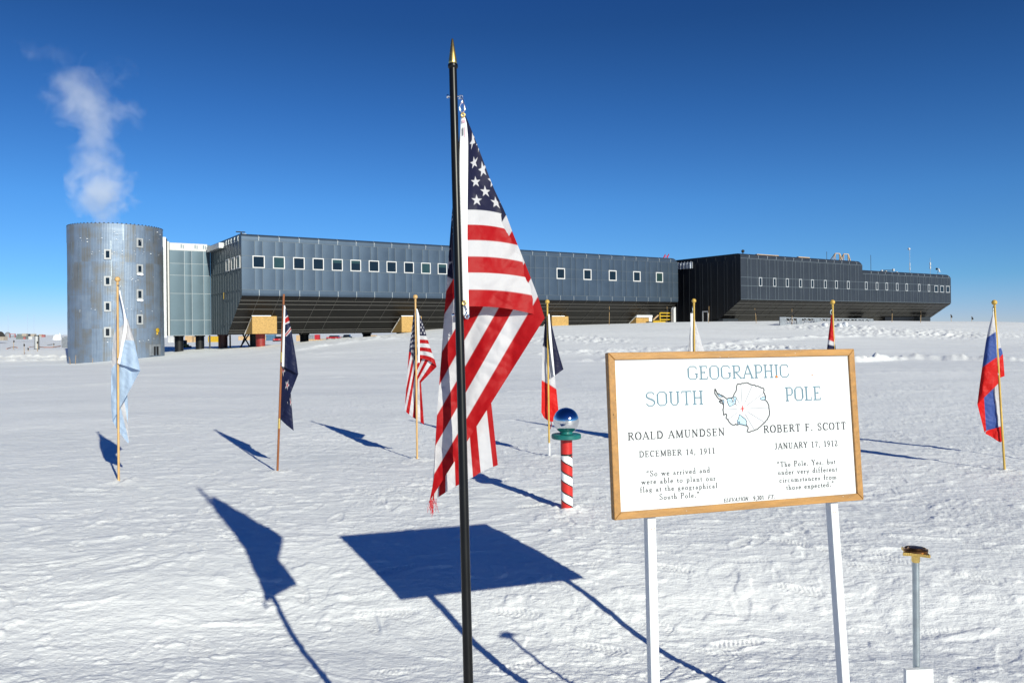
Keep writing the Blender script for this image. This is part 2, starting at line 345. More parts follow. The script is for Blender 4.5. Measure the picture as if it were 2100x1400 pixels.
def build_ground():
    rows = [0.4]
    while rows[-1] < 2.9: rows.append(rows[-1] + .12)
    while rows[-1] < 40000:
        r = rows[-1]
        st = min(.62*r*r/1303.0, .42) if r < 118 else (min(.62*r*r/1303., .05*r) if r < 400 else .22*r)
        rows.append(r + st)
    rows = np.array(rows); dr = np.gradient(rows)
    fine = np.linspace(-R(38), R(38), 1080); coarse = np.linspace(R(38), 2*np.pi - R(38), 90)[1:-1]
    th = np.concatenate([fine, coarse]); nr, nc = len(rows), len(th)
    T, RR = np.meshgrid(th, rows); X = np.sin(T)*RR; Y = np.cos(T)*RR
    DR = np.repeat(dr[:, None], nc, 1); DR = np.maximum(DR, np.where(np.abs(np.where(T > np.pi, T-2*np.pi, T)) > R(38.2), RR*.06, 0))
    Z = hbase(X, Y) + hdetail(X, Y, DR)
    near = RR < 16
    Z[near] += footprints(X[near], Y[near])
    # little pile of snow round the foot of each stake is left to the noise; centre vertex closes the sheet
    v = np.stack([X.ravel(), Y.ravel(), Z.ravel()], 1); v = np.concatenate([v, [[0, 0, 0]]])
    i = np.arange(nr-1)[:, None]*nc; j = np.arange(nc)[None, :]; j2 = (j+1) % nc
    q = np.stack([i+j, i+j2, i+nc+j2, i+nc+j], -1).reshape(-1, 4)[:, ::-1]
    tri = np.stack([np.full(nc, nr*nc), (np.arange(nc)+1) % nc, np.arange(nc)], 1)[:, ::-1]
    me = bpy.data.meshes.new("snow_ground"); me.vertices.add(len(v)); me.vertices.foreach_set("co", v.ravel())
    loops = np.concatenate([q.ravel(), tri.ravel()]); me.loops.add(len(loops)); me.loops.foreach_set("vertex_index", loops)
    st = np.concatenate([np.arange(len(q))*4, len(q)*4 + np.arange(nc)*3]); me.polygons.add(len(st))
    me.polygons.foreach_set("loop_start", st)
    me.polygons.foreach_set("use_smooth", np.ones(len(st), bool)); me.update(calc_edges=True); me.validate()
    o = link(bpy.data.objects.new("snow_ground", me)); o["kind"] = "structure"
    m = bpy.data.materials.new("snow"); m.use_nodes = True; N = m.node_tree.nodes; L = m.node_tree.links; b = N["Principled BSDF"]
    co = N.new("ShaderNodeTexCoord"); n1 = N.new("ShaderNodeTexNoise"); n1.inputs["Scale"].default_value = .35; n1.inputs["Detail"].default_value = 8; n1.inputs["Roughness"].default_value = .7
    mp = N.new("ShaderNodeMapping"); mp.inputs["Scale"].default_value = (.5, 1.6, 1); L.new(co.outputs["Object"], mp.inputs[0]); L.new(mp.outputs[0], n1.inputs["Vector"])
    rp = N.new("ShaderNodeValToRGB"); rp.color_ramp.elements[0].position = .35; rp.color_ramp.elements[1].position = .65
    rp.color_ramp.elements[0].color = (.85, .862, .868, 1); rp.color_ramp.elements[1].color = (.945, .95, .95, 1)
    L.new(n1.outputs["Fac"], rp.inputs[0]); L.new(rp.outputs[0], b.inputs["Base Color"])
    b.inputs["Roughness"].default_value = .62; b.inputs["Specular IOR Level"].default_value = .25
    n2 = N.new("ShaderNodeTexNoise"); n2.inputs["Scale"].default_value = 34; n2.inputs["Detail"].default_value = 5; n2.inputs["Roughness"].default_value = .65
    L.new(co.outputs["Object"], n2.inputs["Vector"])
    bp = N.new("ShaderNodeBump"); bp.inputs["Distance"].default_value = .006; bp.inputs["Strength"].default_value = .8
    n4 = N.new("ShaderNodeTexNoise"); n4.inputs["Scale"].default_value = 140; n4.inputs["Detail"].default_value = 3; L.new(co.outputs["Object"], n4.inputs["Vector"])
    ad = N.new("ShaderNodeMath"); ad.operation = "MULTIPLY_ADD"; L.new(n4.outputs["Fac"], ad.inputs[0]); ad.inputs[1].default_value = .35; L.new(n2.outputs["Fac"], ad.inputs[2]); L.new(ad.outputs[0], bp.inputs["Height"])
    n3 = N.new("ShaderNodeTexNoise"); n3.inputs["Scale"].default_value = 3.2; n3.inputs["Detail"].default_value = 7; n3.inputs["Roughness"].default_value = .7
    mp3 = N.new("ShaderNodeMapping"); mp3.inputs["Scale"].default_value = (.6, 1.3, 1); L.new(co.outputs["Object"], mp3.inputs[0]); L.new(mp3.outputs[0], n3.inputs["Vector"])
    b3 = N.new("ShaderNodeBump"); b3.inputs["Distance"].default_value = .06; b3.inputs["Strength"].default_value = .5
    L.new(n3.outputs["Fac"], b3.inputs["Height"]); L.new(b3.outputs[0], bp.inputs["Normal"]); L.new(bp.outputs[0], b.inputs["Normal"])
    me.materials.append(m)
build_ground()

# ------------------------------------------------------------------ station buildings
def window(root, cx, z0, z1, w, glass, v=0.0, axis='u', fw=.088, blind=None, fm=None):
    """a window in the facade plane (axis u) or in an end wall at u = v (axis v)"""
    a, b = MB(), MB(); x0, x1 = cx-w/2, cx+w/2
    def bx(mb, p, q, za, zb, d0, d1):
        if axis == 'u': mb.box(p, v+d0, za, q, v+d1, zb)
        else: mb.box(v+d0, p, za, v+d1, q, zb)
    bx(a, x0, x0+fw, z0, z1, -.07, -.005); bx(a, x1-fw, x1, z0, z1, -.07, -.005)
    bx(a, x0+fw, x1-fw, z0, z0+fw, -.068, -.005); bx(a, x0+fw, x1-fw, z1-fw, z1, -.068, -.005)
    f = a.build("window", fm or M_WHITE, root)
    bx(b, x0+fw, x1-fw, z0+fw, z1-fw, -.034, -.008)
    b.build("pane", glass, f)
    if blind:
        c = MB(); bx(c, x0+fw+.01, x1-fw-.01, z0+fw+(z1-z0-2*fw)*(1-blind), z1-fw, -.040, -.0345); c.build("blind", M_GLASSG, f)
    return f
def panels(root, cols, rows, mats, bulge=.022, v=0.0, seam=.045, tilt=.004, name="wall", ztop=None):
    """facade of bulging sheet panels between raised joint strips; mats = (panel, seam)"""
    m = MB(); n = 6
    for z0, z1 in zip(rows[:-1], rows[1:]):
        for u0, u1 in zip(cols[:-1], cols[1:]):
            t1, t2, t3 = [random.uniform(-tilt, tilt) for _ in range(3)]
            vs = []
            for j in range(3):
                for i in range(n):
                    a, b = i/(n-1), j/2
                    vs.append((u0+(u1-u0)*a, v - bulge*math.sin(math.pi*a)*(.6+.4*math.sin(math.pi*b)) + t1*a + t2*b + t3, z0+(z1-z0)*b))
            m.add(vs, [(j*n+i, j*n+i+1, (j+1)*n+i+1, (j+1)*n+i) for j in range(2) for i in range(n-1)])
    m.mat(1); d = .03
    for u in cols:
        if cols[0] < u < cols[-1]: m.box(u-seam/2, v-d, rows[0], u+seam/2, v-.001, rows[-1])
    for z in rows: m.box(cols[0], v-d-.003, z-seam/2, cols[-1], v-.002, z+seam/2)
    return m.build(name, list(mats), root, smooth='auto', fix=False)

HULL = [(0, 5.25), (.01, 5.08), (.05, 4.96), (.13, 4.84), (.27, 4.73), (.56, 4.57)]
HK = (4.57 - 1.50) / (5.2 - .56)
def hull_z(v): return 4.57 - HK*(v-.56)
def facade(root, L, zlow, bandtop, cols_k, mats, seammat, tops, lines, depth=11.8, endmat=None, hullbottom=1.5, clips=None, reverse_cut=None):
    """sloped underside, lower band, rounded roof edge, end walls and roof of a raised pod"""
    # lower band + hull
    vb = (4.57-hullbottom)/HK + .56
    prof = [(0, bandtop)] + [p for p in HULL] + [(vb*.35, hull_z(vb*.35)), (vb*.7, hull_z(vb*.7)), (vb, hullbottom)]
    m = MB(); n = len(prof)
    us = np.linspace(0, L, 30)
    ofs = 0 if reverse_cut is None else 1
    vs = []
    for u in us:
        for (v, z) in prof: vs.append((u, v, z))
    m.add(vs, [(i*n+k, (i+1)*n+k, (i+1)*n+k+1, i*n+k+1) for i in range(len(us)-1) for k in range(n-1)])
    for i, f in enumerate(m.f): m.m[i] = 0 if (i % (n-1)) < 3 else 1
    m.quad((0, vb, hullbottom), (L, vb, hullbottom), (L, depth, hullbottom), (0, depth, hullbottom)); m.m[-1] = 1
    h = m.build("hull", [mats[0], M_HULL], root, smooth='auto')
    s = MB()
    for v in lines:
        s.bar((0, v-.01, hull_z(v)-.012), (L, v-.01, hull_z(v)-.012), .045)
    for k, u in enumerate(cols_k):
        r1 = random.choice([1, 1, .93, .6]) if k % 3 else 1
        s.mat(1); s.box(u-.022, -.022, 4.98, u+.022, -.001, bandtop); s.mat(0)
        s.bar((u, -.0, 5.0), (u, .14, 4.82), .04); s.bar((u, .14, 4.82), (u, .56, 4.555), .04)
        if k % 3 != 2: s.bar((u, .56, 4.56), (u, vb*r1, hull_z(vb*r1)-.012), .045)
    s.build("hull_seams", [M_SEAMH, seammat], root)
    # roof edge
    for (u0, u1, z0, z1, rl, rr) in tops:
        m = MB(); us = sorted(set(list(np.linspace(u0, u1, 26)) + list(u0 + np.linspace(0, .7, 8)) + list(u1 - np.linspace(0, .7, 8))))
        pr = [(0, 0), (0, .45), (.03, .66), (.10, .82), (.22, .94), (.40, 1.0)]
        vs = []
        for u in us:
            zt = z1
            if rr and u > u1-.7: zt = z1 - .7 + math.sqrt(max(0, .49 - (u-u1+.7)**2))
            if rl and u < u0+.7: zt = z1 - .7 + math.sqrt(max(0, .49 - (u0+.7-u)**2))
            zt = max(zt, z0+.05)
            for (v, q) in pr: vs.append((u, v, z0+(zt-z0)*q))
            vs.append((u, depth, z0+(zt-z0)))
        n = len(pr)+1
        m.add(vs, [(i*n+k, (i+1)*n+k, (i+1)*n+k+1, i*n+k+1) for i in range(len(us)-1) for k in range(n-1)])
        for i in range(len(m.f)): m.m[i] = 1 if i % (n-1) == n-2 else 0
        c = m; m.mat(2)
        for u in cols_k:
            if u0+.5 < u < u1-.4:
                c.box(u-.022, -.02, z0, u+.022, -.001, z0+.27*(z1-z0)/.6); c.box(u-.05, -.05, z0+.27*(z1-z0)/.6, u+.05, -.001, z0+.37*(z1-z0)/.6)
                c.bar((u, -.0, z0+.62*(z1-z0)), (u, .2, z0+.935*(z1-z0)+.01), .03)
        m.build("roof", [mats[0], M_ROOF, M_SEAM], root, smooth='auto')
    # end walls and back
    def endpoly(u, ztop, rnd):
        pts = [(u, 0, ztop-.55), (u, 0, bandtop)] + [(u, v, z) for v, z in HULL] + [(u, vb, hullbottom), (u, depth, hullbottom), (u, depth, ztop), (u, .45, ztop), (u, .2, ztop-.06), (u, .05, ztop-.22)]
        return pts
    for u, zt, mt in ((0.0, tops[0][3]-.012, endmat[0]), (L, tops[-1][3]-.4, endmat[1])):
        pts = endpoly(u, zt, 0); e = MB().poly(pts).build("end_wall", mt, root)
    b = MB().quad((0, depth, hullbottom), (L, depth, hullbottom), (L, depth, tops[-1][3]-.02), (0, depth, tops[-1][3]-.02)).build("back_wall", mats[0], root)
    return h

# ---- near pod
pod1 = thing("station_building", (*A1.o, 0), ANG, "long grey metal clad station pod with square white framed windows, behind the tall flag", "building", "raised station buildings")
L1 = 53.85
clip1 = [1.52 + 1.845*k + .0017*k*k for k in range(28)]
cols1 = [0.0]
for c in clip1: cols1 += [c-.36, c+.34]
cols1 = [c for c in cols1 if c < L1-.2] + [L1]
panels(pod1, cols1, [5.5, 7.41, 8.52, 9.88], (M_PANEL, M_SEAMD), seam=.03)
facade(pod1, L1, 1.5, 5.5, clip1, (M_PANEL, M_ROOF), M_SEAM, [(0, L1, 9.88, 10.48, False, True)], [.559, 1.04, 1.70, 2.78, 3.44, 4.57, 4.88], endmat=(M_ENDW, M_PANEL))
WL = [.94, 2.76, 4.61, 6.45, 8.31, 10.16, 12.04, 13.91, 15.80, 17.70, 19.59]
for k, u in enumerate(WL + [21.5, 23.4]):
    window(pod1, u+.545, 7.44, 8.55, 1.09, M_GLASSG if k in (1, 9) else M_GLASS, blind={4: .3, 5: .28, 10: .35}.get(k))
for k, u in enumerate([34.74, 38.60, 42.43, 46.27, 50.02]): window(pod1, u+.58, 7.35, 8.6, 1.2, M_GLASSG if k == 4 else M_GLASS, fw=.12)
for v0, v1 in ((4.22, 5.42), (2.27, 3.44), (.38, 1.62)): window(pod1, (v0+v1)/2, 7.42, 8.56, v1-v0, M_GLASS, axis='v', v=0)
m = MB()                                                            # end wall seams and vertical ribs, door outline
for z in (5.5, 7.41, 8.52): m.box(-.03, .3, z-.02, -.001, 11.3, z+.02)
for v in np.arange(.9, 11.4, .95): m.box(-.025, v-.015, hull_z(v)+.05 if v > .6 and hull_z(v) > 1.5 else 1.55 if v > 5 else 4.9, -.002, v+.015, 9.9)
m.box(-.04, 6.2, 2.35, -.026, 6.25, 5.4); m.box(-.04, 2.6, 2.35 + 2.4, -.026, 6.2, 2.40 + 2.4); m.box(-.04, 7.9, 2.34, -.026, 6.2, 2.39)
m.build("end_wall_seams", M_RIBD, pod1)
MB().box(-.06, 6.33, 4.9, -.03, 6.45, 5.5).build("wall_light", M_YEL, pod1)
m = MB()
m.box(-.06, 0.9, 9.86, .35, 6.2, 9.90)
for v in (1.0, 2.2, 3.4, 4.3, 5.2): m.tube([(-.02, v, 9.9), (-.05, v, 10.2), (.06, v, 10.42), (.3, v, 10.54), (.7, v, 10.56)], .05, 6)
m.build("roof_hoops", M_SEAM, pod1)
m = MB(); m.box(-.45, 6.3, 9.75, .1, 11.3, 10.25); m.build("roof_flashing", M_ALU, pod1)
# struts and columns under the pod
def column(root, u, v, r, zg, zt, mt=M_RED):
    m = MB(); m.tube([(u, v, zg-1.2), (u, v, zt)], r, 28); m.tube([(u, v, zt-.16), (u, v, zt-.02)], r+.09, 28)
    o = m.build("column", mt, root, smooth='auto')
    return o
for u, v in ((2.75, 4.1), (17.9, 4.1), (37.2, 4.1), (50.6, 4.1)): column(pod1, u, v, .43, float(hbase(*(A1.o + u*A1.e + v*A1.n))), hull_z(v)+.1)
for u, v in ((1.0, 11.2), (9.2, 10.6), (16.3, 10.6), (20.5, 10.6), (30, 10.6)): column(pod1, u, v, .45, float(hbase(*(A1.o + u*A1.e + v*A1.n))), 1.52, M_REDD if u < 5 or u > 18 else M_BLACKW)  # the pod's shade is put into these columns' darkened red and black paint
m = MB(); m.box(2.66, 3.60, .2, 2.80, 3.66, .38); m.build("column_light", M_YEL, pod1)
def wedge(u0, u1, v0=2.6, snow=True):
    w = thing("support_cover", (*(A1.o + u0*A1.e + v0*A1.n), 0), ANG)
    return w
for k, (u0, u1) in enumerate(((1.58, 3.88), (16.75, 19.06), (35.97, 38.40), (49.1, 51.7))):
    m = MB(); vb = 5.12; z0 = 1.55; vf = 2.6; zt = hull_z(vf)-.02
    m.prism([(u0, vf, z0), (u0, vf, zt), (u0, vb, z0)], (u1-u0, 0, 0))
    o = m.build("support_cover", M_OSB, pod1, bevel=.03)
    c = MB(); th = .09 if k < 3 else .16
    c.bar((u0-.03, vf+.05, zt+.03), (u0-.03, vb-.05, z0+.02), th, th*.7)
    c.bar((u0-.05, vf-.03, zt+.02), (u1*.75+u0*.25 if k < 3 else u1, vf-.03, zt+.02), .07 if k < 3 else .3)
    if k == 3: c.box(u1-.5, vf-.1, 1.9, u1, vf-.02, zt-.1)
    c.build("snow_rim", M_SNOWCAP, o)
m = MB(); x, z = .15, 10.5                                           # T vent and small bracket on the roof
m.tube([(x, .6, z-.1), (x, .6, z+.14)], .07, 8); m.tube([(x-.45, .6, z+.16), (x+.35, .6, z+.16)], .05, 8); m.build("roof_vent", M_DKBLUE, pod1)
m = MB(); m.bar((51.9, .6, 10.4), (52.3, .6, 10.95), .09); m.bar((52.5, .6, 10.4), (52.9, .6, 11.0), .09); m.bar((52.0, .6, 10.6), (52.8, .6, 10.8), .08); m.build("roof_bracket", M_CRED, pod1)

# ---- far pod
M_FRG = mat('pale grey frame', (.34, .36, .39), .5, 0, .06, 3)
pod2 = thing("station_building", (*A2.o, 0), ANG, "charcoal station pod with stepped roof, slit windows and a black end wall", "building", "raised station buildings")
L2 = 47.1; STEP = 24.45
clip2 = [1.52 + 1.663*k for k in range(28) if 1.52 + 1.663*k < L2-.3]
cols2 = [0.0]
for c in clip2: cols2 += [c-.29, c+.29]
cols2 = [c for c in cols2 if c < L2-.2]
ca = [c for c in cols2 if c < STEP-.1] + [STEP]; cb = [STEP] + [c for c in cols2 if c > STEP+.1] + [L2]
panels(pod2, ca, [5.0, 6.62, 7.63, 9.88], (M_PANEL2, M_SEAMD), bulge=.010, seam=.055)
panels(pod2, cb, [5.0, 6.62, 7.63, 8.76], (M_PANEL2, M_SEAMD), bulge=.010, seam=.055)
facade(pod2, L2, 1.5, 5.0, clip2, (M_PANEL2, M_ROOF), M_SEAMD, [(0, STEP, 9.88, 10.45, False, True), (STEP, L2, 8.76, 9.29, False, True)],
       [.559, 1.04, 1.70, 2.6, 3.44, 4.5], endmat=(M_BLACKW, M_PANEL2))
m = MB().quad((STEP, 0.02, 8.7), (STEP, 11.7, 8.7), (STEP, 11.7, 9.9), (STEP, .02, 9.9)).build("step_wall", M_PANEL2, pod2)
for u in (3.48, 6.10, 8.51, 11.11, 13.52, 16.17, 18.54, 21.13, 25.2, 27.73, 30.07, 32.64, 35.04, 38.3, 40.88): window(pod2, u, 6.60, 7.68, .58, M_GLASS, fw=.10, fm=M_FRG)
for u in (42.87, 44.5, 46.12): window(pod2, u, 6.56, 7.57, 1.02, M_GLASS, fw=.10, fm=M_FRG)
m = MB()
for v in (.72, 1.15, 2.05, 2.5, 3.55, 4.6, 5.1, 6.0, 6.4, 7.2, 8.2, 9.2, 10.3): m.box(-.03, v-.016, max(1.6, hull_z(v)+.1), -.001, v+.016, 9.7)
for v in (.8, 2.3, 3.8, 5.3, 6.8): m.box(-.05, v-.02, 9.86, -.001, v+.02, 10.25)
m.build("end_wall_seams", M_RIBB, pod2)
v0, z0 = A2.end(1440.5, 642); v1, z1 = A2.end(1446, 626); window(pod2, (v0+v1)/2-.3, 2.1, 3.75, 1.0, M_BLACKW, axis='v', v=0, fw=.14)
m = MB()                                                            # silver ribbed cover where the pods meet
m.box(-.12, 7.6, 9.2, 1.2, 13.4, 10.0); m.box(-.14, 12.3, 5.6, .6, 13.3, 9.2)
for v in np.arange(7.9, 13.3, .55): m.tube([(-.14, v, 9.2), (-.16, v, 9.85), (-.02, v, 10.05), (1.0, v, 10.1)], .07, 6)
m.build("ribbed_cover", M_TARP, pod2, smooth='auto')
m = MB(); m.box(.0, 11.81, 1.5, 2.0, 15.5, 9.2); m.build("link_wall", M_BLACKW, pod2)
for u0, u1, v, z in ((.0, 2.7, 2.8, 2.75), (26.6, 29, 2.3, 2.85), (34.6, 42.3, 3.0, 3.6), (42.35, 45.3, 2.2, 2.95)):
    m = MB(); m.box(u0, v, .4, u1, v+1.6, z)
    for i in range(4): m.box(u0-.03, v-.05, z-.12-.32*i, u1+.03, v-.002, z-.02-.32*i)
    m.build("support_block", M_DKBLUE if u0 < 34 or u0 > 42.32 else M_BLACKW, pod2)
def on_roof(px, py, v=1.2): return A2.face(px, py, v)
m = MB(); m.box(4.2, 1.0, 10.46, 8.3, 1.3, 10.62); m.build("roof_plank", M_TAN, pod2)
m = MB(); m.box(12.2, 1.0, 10.46, 14.5, 1.3, 10.64); m.build("roof_plank", M_TAN, pod2)
u, z = on_roof(1523.5, 516); m = MB(); m.tube([(u, 1.2, 10.3), (u, 1.2, z)], .05, 8); m.ball((u, 1.2, z+.05), .2, 12); m.build("roof_camera", M_RUBBER, pod2, smooth=True)
fr = thing("roof_frame", (*(A2.o + 20.5*A2.e + 1.4*A2.n), 10.45), ANG, "pale timber A frame standing on the charcoal station roof", "timber frame")
m = MB()
for x0 in (0, 1.9):
    m.bar((x0-.5, 0, 0), (x0, 0, 1.0), .07); m.bar((x0, 0, 0), (x0, 0, 1.0), .07); m.bar((x0, 0, 1.0), (x0+1.0, 0, 1.02), .09)
    m.bar((x0+1.0, 0, 1.0), (x0+1.5, 0, .0), .12); m.bar((x0+.95, 0, 1.0), (x0+1.0, 0, 0), .1); m.bar((x0, .9, 0), (x0, 0, 1.0), .09)
m.build("timber", M_TAN, fr)
def mast(px, ptop, pbase, label, kind, v=1.5, r=.03):
    u, zt = on_roof(px, ptop, v); zb = 10.44 if u < STEP else 9.28
    t = thing("antenna", (*(A2.o + u*A2.e + v*A2.n), zb), ANG, label, "antenna", "antennas on the charcoal station roof")
    h = zt - zb
    MB().tube([(0, 0, 0), (0, 0, h)], r, 8).build("mast", M_DKBLUE if kind == 'whip' else M_STEEL, t)
    if kind == 'ball': MB().ball((-.15, 0, h+.1), .18, 12).build("sensor_ball", M_WHITE, t, smooth=True); MB().tube([(0, 0, h*.15), (0, 0, h*.28)], .07, 10).build("sleeve", M_WHITE, t); MB().tube([(0, 0, h*.31), (0, 0, h*.45)], .06, 10).build("sleeve", M_WHITE, t)
    if kind == 'sleeve':
        MB().tube([(0, 0, h*.35), (0, 0, h*.52)], .10, 10).build("sleeve", M_WHITE, t); MB().tube([(0, 0, h*.56), (0, 0, h*.74)], .10, 10).build("sleeve", M_WHITE, t)
    if kind == 'dish':
        MB().lathe([(0, 0), (.2, .03), (.34, .12), (.36, .13), (.33, .16), (0, .05)], (0, -.1, h), 20, (.3, -.9, .25)).build("dish", M_WHITE, t, smooth='auto'); MB().ball((-.25, 0, h+.25), .17, 10).build("drive", M_RUBBER, t)
mast(1695.4, 516, 530, "short thin whip antenna left of the timber frame on the high roof", 'whip')
mast(1785.7, 523, 552, "thin dark whip antenna just right of the roof step", 'whip')
mast(1865.5, 512, 557, "tall mast with a little ball on top on the low roof", 'ball')
mast(1907.5, 529, 560, "white sleeved antenna mast between the ball mast and the dish", 'sleeve')
mast(1923, 555, 562, "small round white dish near the right roof corner", 'dish')
cr = thing("roof_crate", (*(A2.o + 25.3*A2.e + 1.2*A2.n), 9.29), ANG, "small yellow crate tucked beside the roof step", "crate")
m = MB(); m.box(-.5, 0, 0, .55, .8, .62); m.box(-.54, -.04, .5, .59, .84, .56); m.build("crate_body", M_YEL, cr, bevel=.02)
rd = thing("roof_beam", (*(A2.o + 31.5*A2.e + 1.2*A2.n), 9.29), ANG, "low dark beam on white feet lying on the low roof", "roof equipment")
m = MB(); m.bar((-.2, 0, .22), (2.2, 0, .3), .12); m.build("beam", M_DKBLUE, rd)
m = MB(); m.box(-.7, -.1, .02, -.4, .1, .26); m.box(.3, -.1, .0, .6, .1, .17); m.box(2.2, -.1, .2, 2.5, .1, .52); m.box(3.0, -.1, .0, 3.3, .1, .15); m.build("feet", M_WHITE, rd)

# ---- corridor between tower and near pod
cor = thing("link_corridor", (*(A1.o + 11.8*A1.n), 0), ANG, "blue grey panelled corridor block joining the metal tower to the station", "building")
CW = 3.85
zz = [A1.face(390, y, 11.8)[1] for y in (687.5, 656.5, 602, 565, 541, 514.5, 499.5)]
uu = [-CW] + [A1.face(x, 600, 11.8)[0] for x in (378.7, 393.8, 418)] + [-.02]
panels(cor, uu, zz[:-1], (M_CORR, M_SEAM), bulge=.03, seam=.03)
m = MB(); m.box(-CW, .05, zz[0], 0, 4.5, zz[-1]-.05); m.build("core", M_CORR, cor)
m = MB(); m.box(-CW, -.03, zz[-2]+.02, -.3, .6, zz[-1]); m.build("fascia", M_WHITE, cor)
m = MB()
for u in (-2.8, -1.5, -.7):
    m = MB(); m.box(u, -.045, zz[-2]+.25, u+.08, -.031, zz[-2]+.6); m.box(u+.2, -.045, zz[-2]+.2, u+.26, -.031, zz[-2]+.55); m.build("blue_mark", M_BLUTXT, cor)
m = MB(); m.box(-CW-.22, -.12, zz[0]-.05, -CW-.06, .1, zz[-1]+.1); m.build("edge_strip", M_WHITE, cor)
m = MB(); m.box(-CW-.05, .02, zz[0], -CW+.0, 3, zz[-1]); m.build("edge_gap", M_BLACKW, cor)
m = MB(); m.box(-CW-.85, -.6, zz[0]-.2, -CW-.42, 1.5, zz[-1]+.45); m.build("side_flange", M_ALU, cor)
m = MB(); m.box(-CW-.40, -.2, zz[0], -CW-.24, 1.5, zz[-1]+.35); m.build("side_gap", M_BLACKW, cor)
for u, v, r in ((-2.75, 1.6, .42), (-.75, 1.6, .42)):
    column(cor, u, v, r, -.6, zz[0]+.02, M_BLACKW)
m = MB()
for u in (-.1, .95, 1.9): m.bar((u, 0.2, -.3), (u, .2, zz[0]), .13)
m.build("post", M_DKBLUE, cor)
m = MB()
for a, b in (((2.6, 0), (3.6, 1.5)), ((2.75, .1), (3.3, 1.5)), ((3.7, .2), (3.0, 1.5))): m.bar((a[0], .1, a[1]), (b[0], .1, b[1]), .12)
m.tube([(4.0, -.3, -.6), (4.0, -.3, 1.5)], .4, 20)
m.build("brace", M_DKBLUE, pod1); bpy.data.objects["brace"].location = (0, 11.2, 0)

# ---- metal stair tower
TX, TY, TR = -36.0, 72.0, 3.88
TZ0, TZ1 = -2.0, 1.65 + (686-463.5)/1620*70
tow = thing("stair_tower", (TX, TY, 0), 0, "round silvery metal tower with two columns of small windows and steam rising from it", "tower")
def tower_material():
    m = bpy.data.materials.new("weathered tower cladding"); m.use_nodes = True; N = m.node_tree.nodes; L = m.node_tree.links; b = N["Principled BSDF"]
    co = N.new("ShaderNodeTexCoord"); s = N.new("ShaderNodeSeparateXYZ"); L.new(co.outputs["Object"], s.inputs[0])
    def mth(op, a, b2=None, c=None):
        n = N.new("ShaderNodeMath"); n.operation = op
        for k, x in enumerate((a, b2, c)):
            if x is None: continue
            if isinstance(x, (int, float)): n.inputs[k].default_value = x
            else: L.new(x, n.inputs[k])
        return n.outputs[0]
    ang = mth('ARCTAN2', s.outputs[1], s.outputs[0])
    col = mth('FLOOR', mth('MULTIPLY', ang, 4.3)); row = mth('FLOOR', mth('MULTIPLY', mth('ADD', s.outputs[2], .75), 1/2.9))
    cv = N.new("ShaderNodeCombineXYZ"); L.new(col, cv.inputs[0]); L.new(row, cv.inputs[1])
    wn = N.new("ShaderNodeTexWhiteNoise"); L.new(cv.outputs[0], wn.inputs[0])
    st = N.new("ShaderNodeCombineXYZ"); L.new(mth('MULTIPLY', ang, 26), st.inputs[0]); L.new(mth('MULTIPLY', s.outputs[2], .35), st.inputs[2])
    nz = N.new("ShaderNodeTexNoise"); nz.inputs["Scale"].default_value = 1.0; nz.inputs["Detail"].default_value = 5; nz.inputs["Roughness"].default_value = .7; L.new(st.outputs[0], nz.inputs["Vector"])
    st2 = N.new("ShaderNodeCombineXYZ"); L.new(mth('MULTIPLY', ang, 2.2), st2.inputs[0]); L.new(mth('MULTIPLY', s.outputs[2], .9), st2.inputs[2])
    n2 = N.new("ShaderNodeTexNoise"); n2.inputs["Scale"].default_value = 1.0; n2.inputs["Detail"].default_value = 4; L.new(st2.outputs[0], n2.inputs["Vector"])
    v = mth('ADD', mth('MULTIPLY', wn.outputs[0], .30), mth('ADD', mth('MULTIPLY', nz.outputs["Fac"], .75), mth('MULTIPLY', n2.outputs["Fac"], .85)))
    v = mth('MULTIPLY', v, .53)
    rp = N.new("ShaderNodeValToRGB"); e = rp.color_ramp.elements; e[0].position = .28; e[1].position = .68
    e[0].color = (.125, .138, .155, 1); e[1].color = (.255, .305, .375, 1); k = e.new(.42); k.color = (.18, .19, .20, 1); k = e.new(.54); k.color = (.178, .235, .325, 1)
    L.new(v, rp.inputs[0]); L.new(rp.outputs[0], b.inputs["Base Color"])
    b.inputs["Metallic"].default_value = .35; L.new(mth('ADD', mth('MULTIPLY', nz.outputs["Fac"], .25), .40), b.inputs["Roughness"])
    wv = mth('SINE', mth('MULTIPLY', ang, 190)); bp = N.new("ShaderNodeBump"); bp.inputs["Distance"].default_value = .012; bp.inputs["Strength"].default_value = .5
    L.new(mth('ADD', mth('MULTIPLY', wv, .5), mth('MULTIPLY', n2.outputs["Fac"], 9)), bp.inputs["Height"]); L.new(bp.outputs[0], b.inputs["Normal"])
    return m
M_TOWER = tower_material(); M_GREYFR = mat('light grey frame', (.40, .41, .42), .5, .2, .1, 4)
m = MB(); SEG = 96
ZS = sorted([TZ0, TZ1] + [P(240, y, 68.3).z for y in (492.5, 574, 637, 699)]); 
for k in range(len(ZS)-1):
    r0 = TR + .012*(len(ZS)-k)
    m.lathe([(r0, ZS[k]), (r0, ZS[k+1]-.01), (r0-.011, ZS[k+1])], seg=SEG)
m.lathe([(TR-.0, TZ1), (TR-.12, TZ1), (TR-.12, TZ1-.5), (0.01, TZ1-.5)], seg=SEG)
m.mat(1)
for k in range(26):
    a = 2*math.pi*k/26; z0, z1 = random.choice([(ZS[3], ZS[4]), (ZS[1], ZS[2]), (ZS[4], ZS[5]), (ZS[2], ZS[3])])
    c, s_ = math.cos(a), math.sin(a); r = TR+.065; t = .025
    m.prism([(r*c - t*s_, r*s_ + t*c, z0+.02), (r*c + t*s_, r*s_ - t*c, z0+.02), ((r-.03)*c, (r-.03)*s_, z0+.02)], (0, 0, z1-z0-.05))
m.build("wall", [M_TOWER, M_STEEL], tow, smooth='auto')
